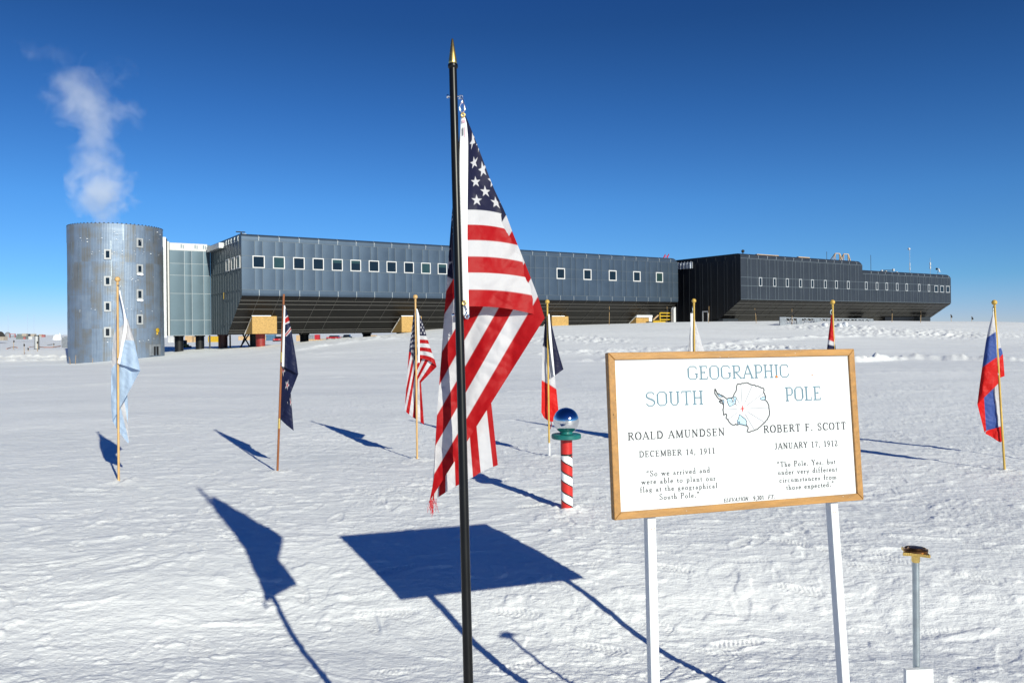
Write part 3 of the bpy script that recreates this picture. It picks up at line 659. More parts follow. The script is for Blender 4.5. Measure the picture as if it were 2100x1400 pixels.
def on_tower(px, py, r=TR+.06):
    d = P(px, py, 1) - CAM; A = d.x**2 + d.y**2; B = -(d.x*TX + d.y*TY); C = TX**2 + TY**2 - r*r
    l = (-B - math.sqrt(max(0, B*B - A*C)))/A
    p = CAM + d*l; return p, math.atan2(p.y-TY, p.x-TX)
def tower_window(px0, px1, py0, py1, sill):
    c, a = on_tower((px0+px1)/2, (py0+py1)/2)
    p0 = on_tower(px0, py0)[0]; p1 = on_tower(px1, py1)[0]
    w = math.hypot(p1.x-p0.x, p1.y-p0.y); h = p0.z-p1.z
    mtx = Matrix.Translation((c.x-TX, c.y-TY, c.z)) @ Matrix.Rotation(a + math.pi/2, 4, 'Z')
    fw = .14
    m = MB(); m.box(-w/2, -.07, -h/2, -w/2+fw, .08, h/2); m.box(w/2-fw, -.07, -h/2, w/2, .08, h/2); m.box(-w/2+fw, -.068, -h/2, w/2-fw, .08, -h/2+fw); m.box(-w/2+fw, -.068, h/2-fw, w/2-fw, .08, h/2)
    f = m.build("window", M_GREYFR, tow); f.matrix_local = mtx
    m = MB(); m.box(-w/2+fw, -.04, -h/2+fw, w/2-fw, .02, h/2-fw); m.build("pane", M_GLASS, f)
    if sill:
        m = MB(); m.ball((-.12, -.08, -h/2-.06), .14, 10, (1.4, .6, .7)); m.ball((.14, -.08, -h/2-.07), .15, 10, (1.3, .6, .8)); m.build("snow_sill", M_SNOWCAP, f, smooth=True)
for y0, y1 in ((511, 532), (566, 586.5), (618, 639), (670.5, 691.5)): tower_window(213.5, 228.5, y0, y1, False)
for y0, y1, s_ in ((488, 508.5, False), (541.5, 561.5, True), (593, 614.5, True), (644.5, 665.5, False)): tower_window(279.5, 292.7, y0, y1, s_)
c, a = on_tower(320.5, 717); mtx = Matrix.Translation((c.x-TX, c.y-TY, c.z)) @ Matrix.Rotation(a + math.pi/2, 4, 'Z')
m = MB(); w, h = .85, 1.0
m.box(-w, -.06, -h/2, -w/2, .1, h/2); m.box(w/2-.1, -.06, -h/2, w-.3, .1, h/2); m.box(-w/2, -.058, h/2-.2, w/2-.1, .1, h/2); f = m.build("vent_hatch", M_GREYPL, tow); f.matrix_local = mtx
m = MB(); m.box(-w/2, -.01, -h/2, w/2-.1, .1, h/2-.2); m.build("hatch_opening", M_BLACKW, f)
c, a = on_tower(322, 677); m = MB(); m.lathe([(.1, 0), (.2, .03), (.2, .1), (.1, .12), (.1, 0)], (0, 0, 0), 16, (math.cos(a), math.sin(a), 0)); m.tube([(0, 0, -.15), (.0, 0, -.4)], .09, 8)
o = m.build("round_fitting", M_YEL, tow, smooth='auto'); o.location = (c.x-TX, c.y-TY, c.z)
m = MB()
for i in range(60):
    p = on_tower(random.uniform(160, 330), random.choice([493, 574, 637, 699, 480, 520]) + random.uniform(-6, 3), TR+.075)[0]
    m.ball((p.x-TX, p.y-TY, p.z), random.uniform(.02, .06), 6, (1.3, 1, .6))
m.build("frost_patches", M_SNOWCAP, tow)
m = MB()
for i in range(70):
    a = 2*math.pi*i/70; m.box(TR*math.cos(a)-.04, TR*math.sin(a)-.04, TZ1-.02, TR*math.cos(a)+.04, TR*math.sin(a)+.04, TZ1+.06)
m.build("rim_bolts", M_DKBLUE, tow)

# ---- steam plume
def steam():
    D = TY; z0 = TZ1 - .6
    yx = [(463, 207, 34), (440, 206, 40), (415, 205, 54), (398, 206, 60), (380, 208, 56), (350, 210, 46), (330, 198, 40), (300, 205, 36), (280, 200, 34), (262, 192, 46), (240, 186, 58), (215, 178, 60), (190, 166, 54), (165, 158, 48), (148, 160, 38), (138, 162, 10)]
    zt = P(160, 130, D).z
    pts = [((P(207, y, D).z - z0)/(zt - z0), P(x, y, D).x - TX, w/F*D) for y, x, w in yx]
    m = bpy.data.materials.new("steam"); m.use_nodes = True; N = m.node_tree.nodes; L = m.node_tree.links; N.clear()
    out = N.new("ShaderNodeOutputMaterial"); vol = N.new("ShaderNodeVolumePrincipled"); vol.inputs["Color"].default_value = (.89, .91, .94, 1); vol.inputs["Anisotropy"].default_value = -.15
    co = N.new("ShaderNodeTexCoord"); s = N.new("ShaderNodeSeparateXYZ"); L.new(co.outputs["Object"], s.inputs[0])
    def mth(op, a, b2=None, clamp=False):
        n = N.new("ShaderNodeMath"); n.operation = op; n.use_clamp = clamp
        for k, x in enumerate((a, b2)):
            if x is None: continue
            if isinstance(x, (int, float)): n.inputs[k].default_value = x
            else: L.new(x, n.inputs[k])
        return n.outputs[0]
    hz = mth('DIVIDE', s.outputs[2], zt - z0)
    def curve(vals):
        n = N.new("ShaderNodeFloatCurve"); c = n.mapping.curves[0]; n.mapping.use_clip = False
        while len(c.points) < len(vals): c.points.new(.5, .5)
        for p, (a, b) in zip(c.points, vals): p.location = (a, b); p.handle_type = 'AUTO'
        n.mapping.update(); L.new(hz, n.inputs["Value"]); return n.outputs[0]
    cx = mth('SUBTRACT', mth('MULTIPLY', curve([(a, (b+8)/16) for a, b, c in pts]), 16), 8)
    rr = mth('MAXIMUM', mth('MULTIPLY', curve([(a, c/6) for a, b, c in pts]), 6), .25)
    n1 = N.new("ShaderNodeTexNoise"); n1.inputs["Scale"].default_value = .50; n1.inputs["Detail"].default_value = 6; n1.inputs["Roughness"].default_value = .58; n1.inputs["Distortion"].default_value = .6; L.new(co.outputs["Object"], n1.inputs["Vector"])
    n2 = N.new("ShaderNodeTexNoise"); n2.inputs["Scale"].default_value = .33; n2.inputs["Detail"].default_value = 3; L.new(co.outputs["Object"], n2.inputs["Vector"])
    sp = N.new("ShaderNodeSeparateColor"); L.new(n2.outputs["Color"], sp.inputs[0])
    wob = mth('MULTIPLY', mth('SUBTRACT', sp.outputs[0], .5), 1.1); woby = mth('MULTIPLY', mth('SUBTRACT', sp.outputs[1], .5), 3.0)
    dx = mth('DIVIDE', mth('SUBTRACT', mth('ADD', s.outputs[0], wob), cx), rr); dy = mth('DIVIDE', mth('ADD', s.outputs[1], woby), rr)
    r = mth('SQRT', mth('ADD', mth('MULTIPLY', dx, dx), mth('MULTIPLY', dy, dy)))
    core = mth('SUBTRACT', 1.17, r)
    def blob(px, py, rx, rz, tilt, gain):
        c = P(px, py, D); qx = mth('SUBTRACT', s.outputs[0], c.x-TX); qz = mth('SUBTRACT', s.outputs[2], c.z-z0); ca, sa = math.cos(tilt), math.sin(tilt)
        a = mth('DIVIDE', mth('ADD', mth('MULTIPLY', qx, ca), mth('MULTIPLY', qz, sa)), rx/F*D); b = mth('DIVIDE', mth('SUBTRACT', mth('MULTIPLY', qz, ca), mth('MULTIPLY', qx, sa)), rz/F*D)
        y2 = mth('DIVIDE', s.outputs[1], 1.5)
        q = mth('SQRT', mth('ADD', mth('ADD', mth('MULTIPLY', a, a), mth('MULTIPLY', b, b)), mth('MULTIPLY', y2, y2)))
        return mth('MULTIPLY', mth('SUBTRACT', 1.15, q), gain)
    for args in ((248, 222, 34, 18, -.1, .75), (272, 243, 15, 26, -.5, .55), (235, 158, 40, 22, .5, .40), (85, 106, 42, 18, .1, .32)):
        core = mth('MAXIMUM', core, blob(*args))
    dens = mth('ADD', core, mth('MULTIPLY', mth('SUBTRACT', n1.outputs["Fac"], .54), 3.6))
    dens = mth('MULTIPLY', dens, 1.0, True)
    fade = mth('MULTIPLY', mth('SUBTRACT', 1.0, mth('MULTIPLY', hz, .62), True), mth('MULTIPLY', mth('SUBTRACT', 1.12, hz), 12.0, True))
    low = mth('ADD', 1.0, mth('MULTIPLY', mth('SUBTRACT', .42, hz, True), 1.9))
    dens = mth('MULTIPLY', mth('MULTIPLY', mth('MULTIPLY', dens, fade), low), .28)
    L.new(dens, vol.inputs["Density"]); L.new(vol.outputs[0], out.inputs["Volume"])
    mb = MB(); ring = []
    path = []; rad = []
    lo = P(207, 463, D).x - TX
    mb.box(-1.9, -1.9, 0, 1.9, 1.9, (zt-z0)*.10)
    zz_ = (zt-z0)
    mb2 = MB(); mb2.lathe([(.01, .15), (2.4, .2), (3.6, zz_*.12), (4.2, zz_*.2), (4.2, zz_*.5), (6.2, zz_*.68), (8.2, zz_*1.0), (8.2, zz_*1.22), (.01, zz_*1.24)], (0, 0, 0), 24)
    o = mb2.build("steam_plume", m); o.location = (TX, TY, z0+.0)
    tag(o, kind="stuff", label="white steam drifting up from the top of the metal tower", cat="steam")
steam()

# ------------------------------------------------------------------ stroke lettering
def arc(cx, cy, rx, ry, a0, a1, n=10): return [(cx + rx*math.cos(R(a0+(a1-a0)*i/n)), cy + ry*math.sin(R(a0+(a1-a0)*i/n))) for i in range(n+1)]
TK, TN = .115, .045      # thick and thin stroke
def G(w, *st): return (w, st)
def sf(x, y, w=.13): return (TN, [(x-w, y), (x+w, y)])
X = .47                   # x height
SER = {
 'A': G(.74, (TN, [(.04, 0), (.36, 1)]), (TK, [(.36, 1), (.68, 0)]), (TN, [(.15, .34), (.56, .34)]), sf(.05, .02, .1), sf(.67, .02, .13)),
 'B': G(.66, (TK, [(.14, 0), (.14, 1)]), (TN, [(.02, .98), (.34, .98)]), (TK*.8, arc(.34, .76, .19, .22, 90, -90)), (TN, [(.14, .53), (.36, .53)]), (TK*.85, arc(.36, .27, .23, .25, 90, -90)), (TN, [(.02, .02), (.36, .02)])),
 'C': G(.68, (TK, arc(.40, .5, .34, .5, 110, 250)), (TN, arc(.40, .5, .34, .48, 110, 42)), (TN, arc(.40, .5, .34, .48, 250, 322)), (TN*1.3, [(.64, .97), (.64, .70)])),
 'D': G(.74, (TK, [(.14, 0), (.14, 1)]), (TN, [(.02, .98), (.34, .98)]), (TK, arc(.32, .5, .36, .47, 90, -90, 14)), (TN, [(.02, .02), (.34, .02)])),
 'E': G(.62, (TK, [(.14, 0), (.14, 1)]), (TN, [(.02, .98), (.55, .98), (.55, .80)]), (TN, [(.14, .52), (.42, .52)]), (TN, [(.42, .42), (.42, .63)]), (TN, [(.02, .02), (.56, .02), (.59, .22)])),
 'F': G(.58, (TK, [(.14, 0), (.14, 1)]), (TN, [(.02, .98), (.54, .98), (.54, .78)]), (TN, [(.14, .52), (.42, .52)]), (TN, [(.42, .42), (.42, .63)]), sf(.14, .02)),
 'I': G(.34, (TK, [(.17, 0), (.17, 1)]), sf(.17, .98), sf(.17, .02)),
 'J': G(.40, (TK, [(.24, 1), (.24, .2)]), (TN*1.4, arc(.10, .16, .14, .16, 0, -150)), sf(.24, .98)),
 'L': G(.60, (TK, [(.14, 0), (.14, 1)]), sf(.14, .98), (TN, [(.02, .02), (.54, .02), (.57, .25)])),
 'M': G(.90, (TN, [(.12, 0), (.12, 1)]), (TK, [(.12, 1), (.44, .06)]), (TN, [(.44, .06), (.76, 1)]), (TK, [(.76, 0), (.76, 1)]), sf(.10, .02, .1), sf(.77, .02), sf(.07, .98, .07), sf(.82, .98, .07)),
 'N': G(.76, (TN, [(.12, 0), (.12, 1)]), (TK, [(.10, 1), (.63, .03)]), (TN, [(.63, 0), (.63, 1)]), sf(.11, .02, .1), sf(.06, .98, .06), sf(.63, .98, .1)),
 'O': G(.74, (TK, arc(.37, .5, .32, .49, 120, 240)), (TN*1.3, arc(.37, .5, .32, .49, 240, 300)), (TK, arc(.37, .5, .32, .49, 300, 420)), (TN*1.3, arc(.37, .5, .32, .49, 60, 120))),
 'P': G(.58, (TK, [(.14, 0), (.14, 1)]), (TN, [(.02, .98), (.32, .98)]), (TK*.85, arc(.32, .73, .21, .24, 90, -90)), (TN, [(.14, .48), (.32, .48)]), sf(.14, .02)),
 'R': G(.68, (TK, [(.14, 0), (.14, 1)]), (TN, [(.02, .98), (.34, .98)]), (TK*.85, arc(.34, .75, .20, .22, 90, -90)), (TN, [(.14, .52), (.34, .52)]), (TK*.9, [(.32, .52), (.64, .02)]), sf(.14, .02), sf(.64, .02, .06)),
 'S': G(.55, (TN*1.5, arc(.27, .76, .19, .22, 30, 130)), (TK*.8, arc(.27, .76, .19, .22, 130, 210) + [(.36, .46)] + arc(.28, .25, .20, .23, 20, -50)), (TN*1.5, arc(.28, .25, .20, .23, -50, -150)), (TN*1.2, [(.45, .98), (.45, .74)]), (TN*1.2, [(.07, .27), (.07, .02)])),
 'T': G(.62, (TK, [(.31, 0), (.31, 1)]), (TN, [(.03, .78), (.05, .98), (.57, .98), (.59, .78)]), sf(.31, .02)),
 'U': G(.74, (TK, [(.15, 1), (.15, .3)] + arc(.37, .28, .22, .26, 180, 235, 4)), (TN*1.4, arc(.37, .28, .22, .26, 235, 350, 6) + [(.60, 1)]), sf(.15, .98), sf(.60, .98, .1)),
 'V': G(.72, (TK, [(.08, 1), (.37, 0)]), (TN, [(.37, 0), (.64, 1)]), sf(.08, .98, .12), sf(.64, .98, .1)),
 'Y': G(.70, (TK, [(.08, 1), (.35, .45)]), (TN, [(.35, .45), (.62, 1)]), (TK, [(.35, .48), (.35, 0)]), sf(.08, .98, .12), sf(.62, .98, .1), sf(.35, .02)),
 '1': G(.5, (TK, [(.27, 0), (.27, .98)]), (TN, [(.27, .97), (.10, .86)]), sf(.27, .02, .15)),
 '2': G(.5, (TK*.8, arc(.24, .72, .18, .25, 20, -40)+[(.06, .08)]), (TN*1.6, arc(.24, .72, .18, .25, 20, 165)), (TN*2, [(.05, .05), (.46, .05), (.48, .18)])),
 '4': G(.5, (TK*.9, [(.36, 0), (.36, .98)]), (TN, [(.36, .98), (.03, .30)]), (TN*1.5, [(.03, .27), (.48, .27)])),
 '7': G(.5, (TN*1.8, [(.05, .80), (.06, .94), (.47, .94)]), (TK*.8, [(.47, .94), (.18, 0)])),
 '9': G(.5, (TK*.8, arc(.25, .67, .18, .29, 120, 250)), (TN*1.4, arc(.25, .67, .18, .29, 120, 20)), (TN*1.4, arc(.25, .67, .18, .29, 250, 330)), (TK*.8, [(.43, .72), (.42, .45), (.34, .2), (.10, 0)])),
 ',': G(.25, (TK, [(.12, .10), (.12, 0)]), (TN, [(.15, .02), (.08, -.16)])),
 '.': G(.25, (TK*1.1, [(.12, .11), (.12, 0)])),
 '“': G(.44, (TK, [(.12, .72), (.12, .84)]), (TN, [(.09, .80), (.17, .99)]), (TK, [(.30, .72), (.30, .84)]), (TN, [(.27, .80), (.35, .99)])),
 '”': G(.44, (TK, [(.12, .98), (.12, .86)]), (TN, [(.15, .9), (.07, .70)]), (TK, [(.30, .98), (.30, .86)]), (TN, [(.33, .9), (.25, .70)])),
 'a': G(.45, (TK*.8, [(.30, .33), (.30, .06), (.42, .03)]), (TN*1.4, arc(.19, X-.12, .12, .12, 170, 0, 6)), (TK*.7, arc(.17, .13, .12, .13, 60, 300))),
 'b': G(.5, (TK*.85, [(.11, 0), (.11, .98)]), (TN, [(.01, .95), (.11, .98)]), (TK*.8, arc(.27, X/2, .17, X/2, 90, -90)), (TN*1.3, arc(.27, X/2, .17, X/2, 90, 150)), (TN*1.3, arc(.27, X/2, .17, X/2, -90, -150))),
 'c': G(.43, (TK*.85, arc(.24, X/2, .18, X/2, 110, 250)), (TN*1.4, arc(.24, X/2, .18, X/2, 110, 35)), (TN*1.2, arc(.24, X/2, .18, X/2, 250, 320))),
 'd': G(.5, (TK*.85, [(.37, .98), (.37, .03), (.48, .03)]), (TN, [(.27, .95), (.37, .98)]), (TK*.8, arc(.22, X/2, .17, X/2, 90, 270)), (TN*1.3, arc(.22, X/2, .17, X/2, 90, 35)), (TN*1.3, arc(.22, X/2, .17, X/2, 270, 330))),
 'e': G(.44, (TK*.85, arc(.23, X/2, .18, X/2, 100, 260)), (TN*1.4, arc(.23, X/2, .17, X/2, 100, 5)), (TN*1.2, arc(.23, X/2, .18, X/2, 260, 325)), (TN, [(.06, X*.56), (.40, X*.56)])),
 'f': G(.33, (TK*.85, [(.15, 0), (.15, .78)]), (TN*1.5, arc(.27, .80, .12, .18, 180, 60, 6)), (TN, [(.03, X-.01), (.30, X-.01)]), sf(.15, .02, .12)),
 'g': G(.5, (TK*.7, arc(.22, .31, .14, .16, 90, 270)), (TK*.7, arc(.22, .31, .14, .16, 90, -90)), (TN*1.3, [(.30, .44), (.46, .44)]), (TK*.6, [(.13, .17), (.10, .08), (.36, .05), (.42, -.06)]), (TN*1.5, [(.42, -.06), (.36, -.18), (.16, -.20), (.05, -.12), (.12, .0)])),
 'h': G(.5, (TK*.85, [(.11, 0), (.11, .98)]), (TN, [(.01, .95), (.11, .98)]), (TN*1.5, arc(.25, X-.15, .13, .14, 160, 20, 6)), (TK*.85, [(.38, .34), (.38, 0)]), sf(.11, .02, .1), sf(.38, .02, .1)),
 'i': G(.27, (TK*.85, [(.14, 0), (.14, X)]), (TN, [(.03, X-.03), (.14, X)]), (TK, [(.13, .68), (.13, .78)]), sf(.14, .02, .11)),
 'l': G(.27, (TK*.85, [(.14, 0), (.14, .98)]), (TN, [(.03, .95), (.14, .98)]), sf(.14, .02, .11)),
 'm': G(.77, (TK*.85, [(.11, 0), (.11, X)]), (TN, [(.01, X-.03), (.11, X)]), (TN*1.5, arc(.25, X-.15, .13, .14, 160, 20, 6)), (TK*.85, [(.38, .34), (.38, 0)]), (TN*1.5, arc(.52, X-.15, .13, .14, 160, 20, 6)), (TK*.85, [(.65, .34), (.65, 0)]), sf(.11, .02, .1), sf(.38, .02, .1), sf(.65, .02, .1)),
 'n': G(.5, (TK*.85, [(.11, 0), (.11, X)]), (TN, [(.01, X-.03), (.11, X)]), (TN*1.5, arc(.25, X-.15, .13, .14, 160, 20, 6)), (TK*.85, [(.38, .34), (.38, 0)]), sf(.11, .02, .1), sf(.38, .02, .1)),
 'o': G(.5, (TK*.8, arc(.25, X/2, .19, X/2, 110, 250)), (TN*1.4, arc(.25, X/2, .19, X/2, 250, 290)), (TK*.8, arc(.25, X/2, .19, X/2, 290, 430)), (TN*1.4, arc(.25, X/2, .19, X/2, 70, 110))),
 'p': G(.5, (TK*.85, [(.12, -.22), (.12, X)]), (TN, [(.01, X-.03), (.12, X)]), (TK*.8, arc(.27, X/2, .17, X/2, 90, -90)), (TN*1.3, arc(.27, X/2, .17, X/2, 90, 150)), (TN*1.3, arc(.27, X/2, .17, X/2, -90, -150)), sf(.12, -.21, .11)),
 'r': G(.34, (TK*.85, [(.11, 0), (.11, X)]), (TN, [(.01, X-.03), (.11, X)]), (TN*2, arc(.24, X-.13, .11, .12, 150, 50, 5)), sf(.11, .02, .11)),
 's': G(.39, (TN*1.4, arc(.19, .35, .12, .11, 30, 150, 5)), (TK*.7, [(.08, .38), (.12, .27), (.27, .19), (.31, .10)]), (TN*1.4, arc(.19, .11, .12, .10, 0, -160, 5)), (TN, [(.31, .46), (.31, .33)]), (TN, [(.05, .15), (.05, .0)])),
 't': G(.28, (TK*.85, [(.13, .62), (.13, .07), (.22, .02)]), (TN, [(.22, .02), (.28, .07)]), (TN, [(.01, X-.02), (.26, X-.02)])),
 'u': G(.5, (TK*.85, [(.11, X), (.11, .14)]), (TN*1.5, arc(.24, .14, .13, .13, 190, 330, 6)), (TK*.85, [(.38, X), (.38, .03), (.48, .03)]), (TN, [(.01, X-.01), (.11, X-.01)]), (TN, [(.29, X-.01), (.38, X-.01)])),
 'v': G(.5, (TK*.85, [(.07, X), (.25, 0)]), (TN, [(.25, 0), (.42, X)]), sf(.08, X-.01, .1), sf(.42, X-.01, .08)),
 'w': G(.72, (TK*.8, [(.07, X), (.22, 0)]), (TN, [(.22, 0), (.36, X)]), (TK*.8, [(.34, X), (.50, 0)]), (TN, [(.50, 0), (.64, X)]), sf(.08, X-.01, .1), sf(.35, X-.01, .1), sf(.64, X-.01, .08)),
 'x': G(.5, (TK*.85, [(.08, X), (.41, 0)]), (TN, [(.07, 0), (.40, X)]), sf(.09, X-.01, .1), sf(.39, X-.01, .1), sf(.08, .01, .1), sf(.40, .01, .1)),
 'y': G(.5, (TK*.85, [(.07, X), (.25, 0)]), (TN*1.2, [(.43, X), (.20, -.18), (.08, -.20)]), sf(.08, X-.01, .1), sf(.42, X-.01, .08)),
 ' ': G(.34), '’': G(.25, (TK, [(.12, .98), (.12, .86)]), (TN, [(.15, .9), (.07, .70)])),
 '0': G(.5, (TK*.8, arc(.25, .5, .19, .49, 110, 250)), (TN*1.4, arc(.25, .5, .19, .49, 250, 290)), (TK*.8, arc(.25, .5, .19, .49, 290, 430)), (TN*1.4, arc(.25, .5, .19, .49, 70, 110))),
}
BK, BN = .075, .038
OCT = {
 'G': G(.84, (BN, [(.72, .78), (.72, .86), (.60, .98), (.24, .98), (.09, .82)]), (BK, [(.09, .82), (.09, .2)]), (BN*1.3, [(.09, .2), (.24, .03), (.62, .03), (.74, .16)]), (BK, [(.74, .16), (.74, .42)]), (BN, [(.60, .43), (.82, .43)])),
 'E': G(.72, (BK, [(.18, 0), (.18, 1)]), (BN, [(.02, .98), (.62, .98), (.64, .82)]), (BN, [(.18, .52), (.44, .52)]), (BN, [(.44, .45), (.44, .58)]), (BN, [(.02, .02), (.64, .02), (.66, .18)])),
 'O': G(.84, (BK, [(.09, .2), (.09, .82)]), (BN*1.3, [(.09, .82), (.24, .98), (.60, .98), (.75, .82)]), (BK, [(.75, .82), (.75, .2)]), (BN*1.3, [(.75, .2), (.60, .02), (.24, .02), (.09, .2)])),
 'R': G(.80, (BK, [(.18, 0), (.18, 1)]), (BN, [(.02, .98), (.50, .98), (.62, .86)]), (BK*.9, [(.62, .86), (.62, .62)]), (BN, [(.62, .62), (.50, .49), (.18, .49)]), (BK*.8, [(.30, .49), (.72, .02)]), (BN, [(.64, .02), (.80, .02)]), sf(.18, .02, .13)),
 'A': G(.84, (BN, [(.08, .02), (.42, 1)]), (BK, [(.42, 1), (.76, .02)]), (BN, [(.20, .35), (.64, .35)]), sf(.08, .02, .1), sf(.76, .02, .12)),
 'P': G(.72, (BK, [(.18, 0), (.18, 1)]), (BN, [(.02, .98), (.50, .98), (.64, .84)]), (BK*.9, [(.64, .84), (.64, .56)]), (BN, [(.64, .56), (.50, .42), (.18, .42)]), sf(.18, .02, .13)),
 'H': G(.82, (BK, [(.16, 0), (.16, 1)]), (BK, [(.66, 0), (.66, 1)]), (BN, [(.16, .5), (.66, .5)]), sf(.16, .98), sf(.16, .02), sf(.66, .98), sf(.66, .02)),
 'I': G(.36, (BK, [(.18, 0), (.18, 1)]), sf(.18, .98), sf(.18, .02)),
 'C': G(.80, (BN, [(.72, .78), (.72, .86), (.60, .98), (.24, .98), (.09, .82)]), (BK, [(.09, .82), (.09, .2)]), (BN*1.3, [(.09, .2), (.24, .03), (.60, .03), (.74, .16), (.74, .28)])),
 'S': G(.74, (BN, [(.64, .80), (.64, .86), (.52, .98), (.24, .98), (.09, .84)]), (BK, [(.09, .84), (.09, .66), (.24, .56), (.52, .44), (.66, .32), (.66, .16)]), (BN, [(.66, .16), (.52, .02), (.22, .02), (.09, .14), (.09, .20)])),
 'U': G(.86, (BK, [(.18, 1), (.18, .2)]), (BN*1.3, [(.18, .2), (.32, .03), (.58, .03), (.70, .2)]), (BK, [(.70, .2), (.70, 1)]), sf(.18, .98), sf(.70, .98)),
 'T': G(.80, (BK, [(.42, 0), (.42, 1)]), (BN, [(.06, .84), (.06, .98), (.78, .98), (.78, .84)]), sf(.42, .02)),
 'L': G(.70, (BK, [(.18, 0), (.18, 1)]), sf(.18, .98), (BN, [(.02, .02), (.62, .02), (.64, .22)])),
}
SANS = {'9': G(.56, (.16, arc(.28, .68, .18, .24, 0, 360, 16)), (.16, [(.46, .68), (.44, .3), (.28, .08), (.10, .12)])), ',': G(.28, (.16, [(.14, .12), (.14, 0), (.08, -.14)])),
        '3': G(.56, (.16, arc(.26, .73, .18, .19, 150, -80)), (.16, arc(.26, .29, .20, .22, 80, -150))), '0': G(.56, (.16, arc(.28, .5, .18, .42, 0, 360, 18))), '1': G(.5, (.17, [(.30, 0), (.30, .98)]), (.12, [(.30, .95), (.12, .78)]))}
class Ribbon:
    """flat strokes on the sign board, each a hair above the last"""
    def __init__(s, y): s.m = MB(); s.y = y; s.k = 0
    def stroke(s, pts, w, closed=False):
        p = [Vector((a, b)) for a, b in pts]; n = len(p)
        if n < 2: return
        s.k += 1; y = s.y - (s.k % 12)*.00006; vs = []
        for i in range(n):
            a = p[i-1] if (i > 0 or closed) else p[i]; b = p[(i+1) % n] if (i < n-1 or closed) else p[i]
            t = (b-a); t = t.normalized() if t.length > 1e-9 else Vector((1, 0)); nn = Vector((-t.y, t.x))*w/2
            e = Vector((0, 0))
            if not closed: e = t*(-w*.15 if i == 0 else w*.15 if i == n-1 else 0)
            vs += [(p[i].x+e.x+nn.x, y, p[i].y+e.y+nn.y), (p[i].x+e.x-nn.x, y, p[i].y+e.y-nn.y)]
        f = [(2*i, 2*i+1, 2*i+3, 2*i+2) for i in range(n-1)]
        if closed: f.append((2*n-2, 2*n-1, 1, 0))
        s.m.add(vs, f)
    def fill(s, pts):
        s.k += 1; y = s.y + .0001; s.m.poly([(a, y, b) for a, b in pts])

# ------------------------------------------------------------------ the information sign
s_tl, s_tr, s_bl = Vector((.3881, 3.2, 1.5543)), Vector((1.5347, 3.5440, 1.5495)), Vector((.4038, 3.1483, .8870))
ex = (s_tr - s_tl).normalized(); ez = (s_tl - s_bl); ez = (ez - ex*ez.dot(ex)).normalized(); ey = ez.cross(ex)
SW, SH = 1.197, .6685
base = s_tl + ex*SW/2; base = Vector((base.x, base.y, 0)); 
SROOT = Matrix.Translation(base) @ Matrix((ex, ey, ez)).transposed().to_4x4()
SINV = SROOT.inverted(); tl_l = SINV @ s_tl
sign = thing("information_sign", base, 0, "white information board in an oak frame on two white posts, marking the geographic pole", "sign")
sign.matrix_world = SROOT
def on_sign(px, py, y=0.0):
    o = SINV @ CAM; d = (SINV.to_3x3() @ (P(px, py, 1) - CAM)); l = (tl_l.y + y - o.y)/d.y; p = o + d*l
    return (p.x - tl_l.x, p.z - tl_l.z)
SO = MB
def shift(o): o.location = tl_l; return o
YB = .010
m = MB(); m.box(.022, YB, -SH+.022, SW-.022, YB+.012, -.022); shift(m.build("board", M_SIGN, sign))
fwid = .030
def rail(pts, mt): 
    m = MB(); m.prism([(x, 0, z) for x, z in pts], (0, .034, 0)); shift(m.build("frame_rail", mt, sign, bevel=.003))
rail([(0, 0), (SW, 0), (SW-fwid, -fwid), (fwid, -fwid)], M_FRAMEW); rail([(0, -SH), (fwid, -SH+fwid), (SW-fwid, -SH+fwid), (SW, -SH)], M_FRAMEW)
rail([(0, -.001), (fwid, -fwid-.001), (fwid, -SH+fwid+.001), (0, -SH+.001)], M_FRAMEV); rail([(SW, -.001), (SW, -SH+.001), (SW-fwid, -SH+fwid+.001), (SW-fwid, -fwid-.001)], M_FRAMEV)
for (a, b) in (((1336, 1066), (1343, 1400)), ((1706, 1033), (1731, 1400))):
    (x0, z0), (x1, z1) = on_sign(*a, .05), on_sign(*b, .05); k = 2.35
    m = MB(); m.bar((x0-(x1-x0)*.5, .054, -.03), (x0+(x1-x0)*k, .054, z0+(z1-z0)*k), .038, .038); o = shift(m.build("post", M_PAINTW, sign, bevel=.003))
    m = MB()
    for dz in (-.012,): 
        for dx in (-.008, .004): m.ball((x0+dx, .034, z0-.02+dz), .0022, 6)
    m.build("screw", M_RUST, o, smooth=True)
def text(part, lines, glyphs, m, slant=0.0, weight=1.0, track=.10, wmin=.0):
    for s_, pl, pr, cap in lines:
        rb = Ribbon(YB-.0008)
        x0, z0 = on_sign(*pl, YB); x1, z1 = on_sign(*pr, YB)
        up = on_sign(pl[0], pl[1]-cap, YB); h = up[1]-z0
        pos = []; x = 0
        for ch in s_: pos.append(x); x += glyphs[ch][0] + track
        tot = x - track; L_ = math.hypot(x1-x0, z1-z0); kx = L_/tot; dx, dz = (x1-x0)/L_, (z1-z0)/L_
        for ch, xx in zip(s_, pos):
            for w, pts in glyphs[ch][1]:
                q = [((xx+a+slant*b)*kx, b*h) for a, b in pts]
                q = [(x0 + a*dx - b*dz*.0, z0 + a*dz + b) for a, b in q]
                rb.stroke(q, max(w*weight, wmin)*h)
        o = shift(rb.m.build(part, m, sign, fix=False))
text("title_lettering", [("GEOGRAPHIC", (1409.7, 778.5), (1618.5, 773.2), 27.5), ("SOUTH", (1324, 832.7), (1442.5, 828.6), 28.5), ("POLE", (1610.5, 822.2), (1684.5, 819.3), 28)], OCT, M_BLUTXT, track=.07, weight=1.7, wmin=.085)
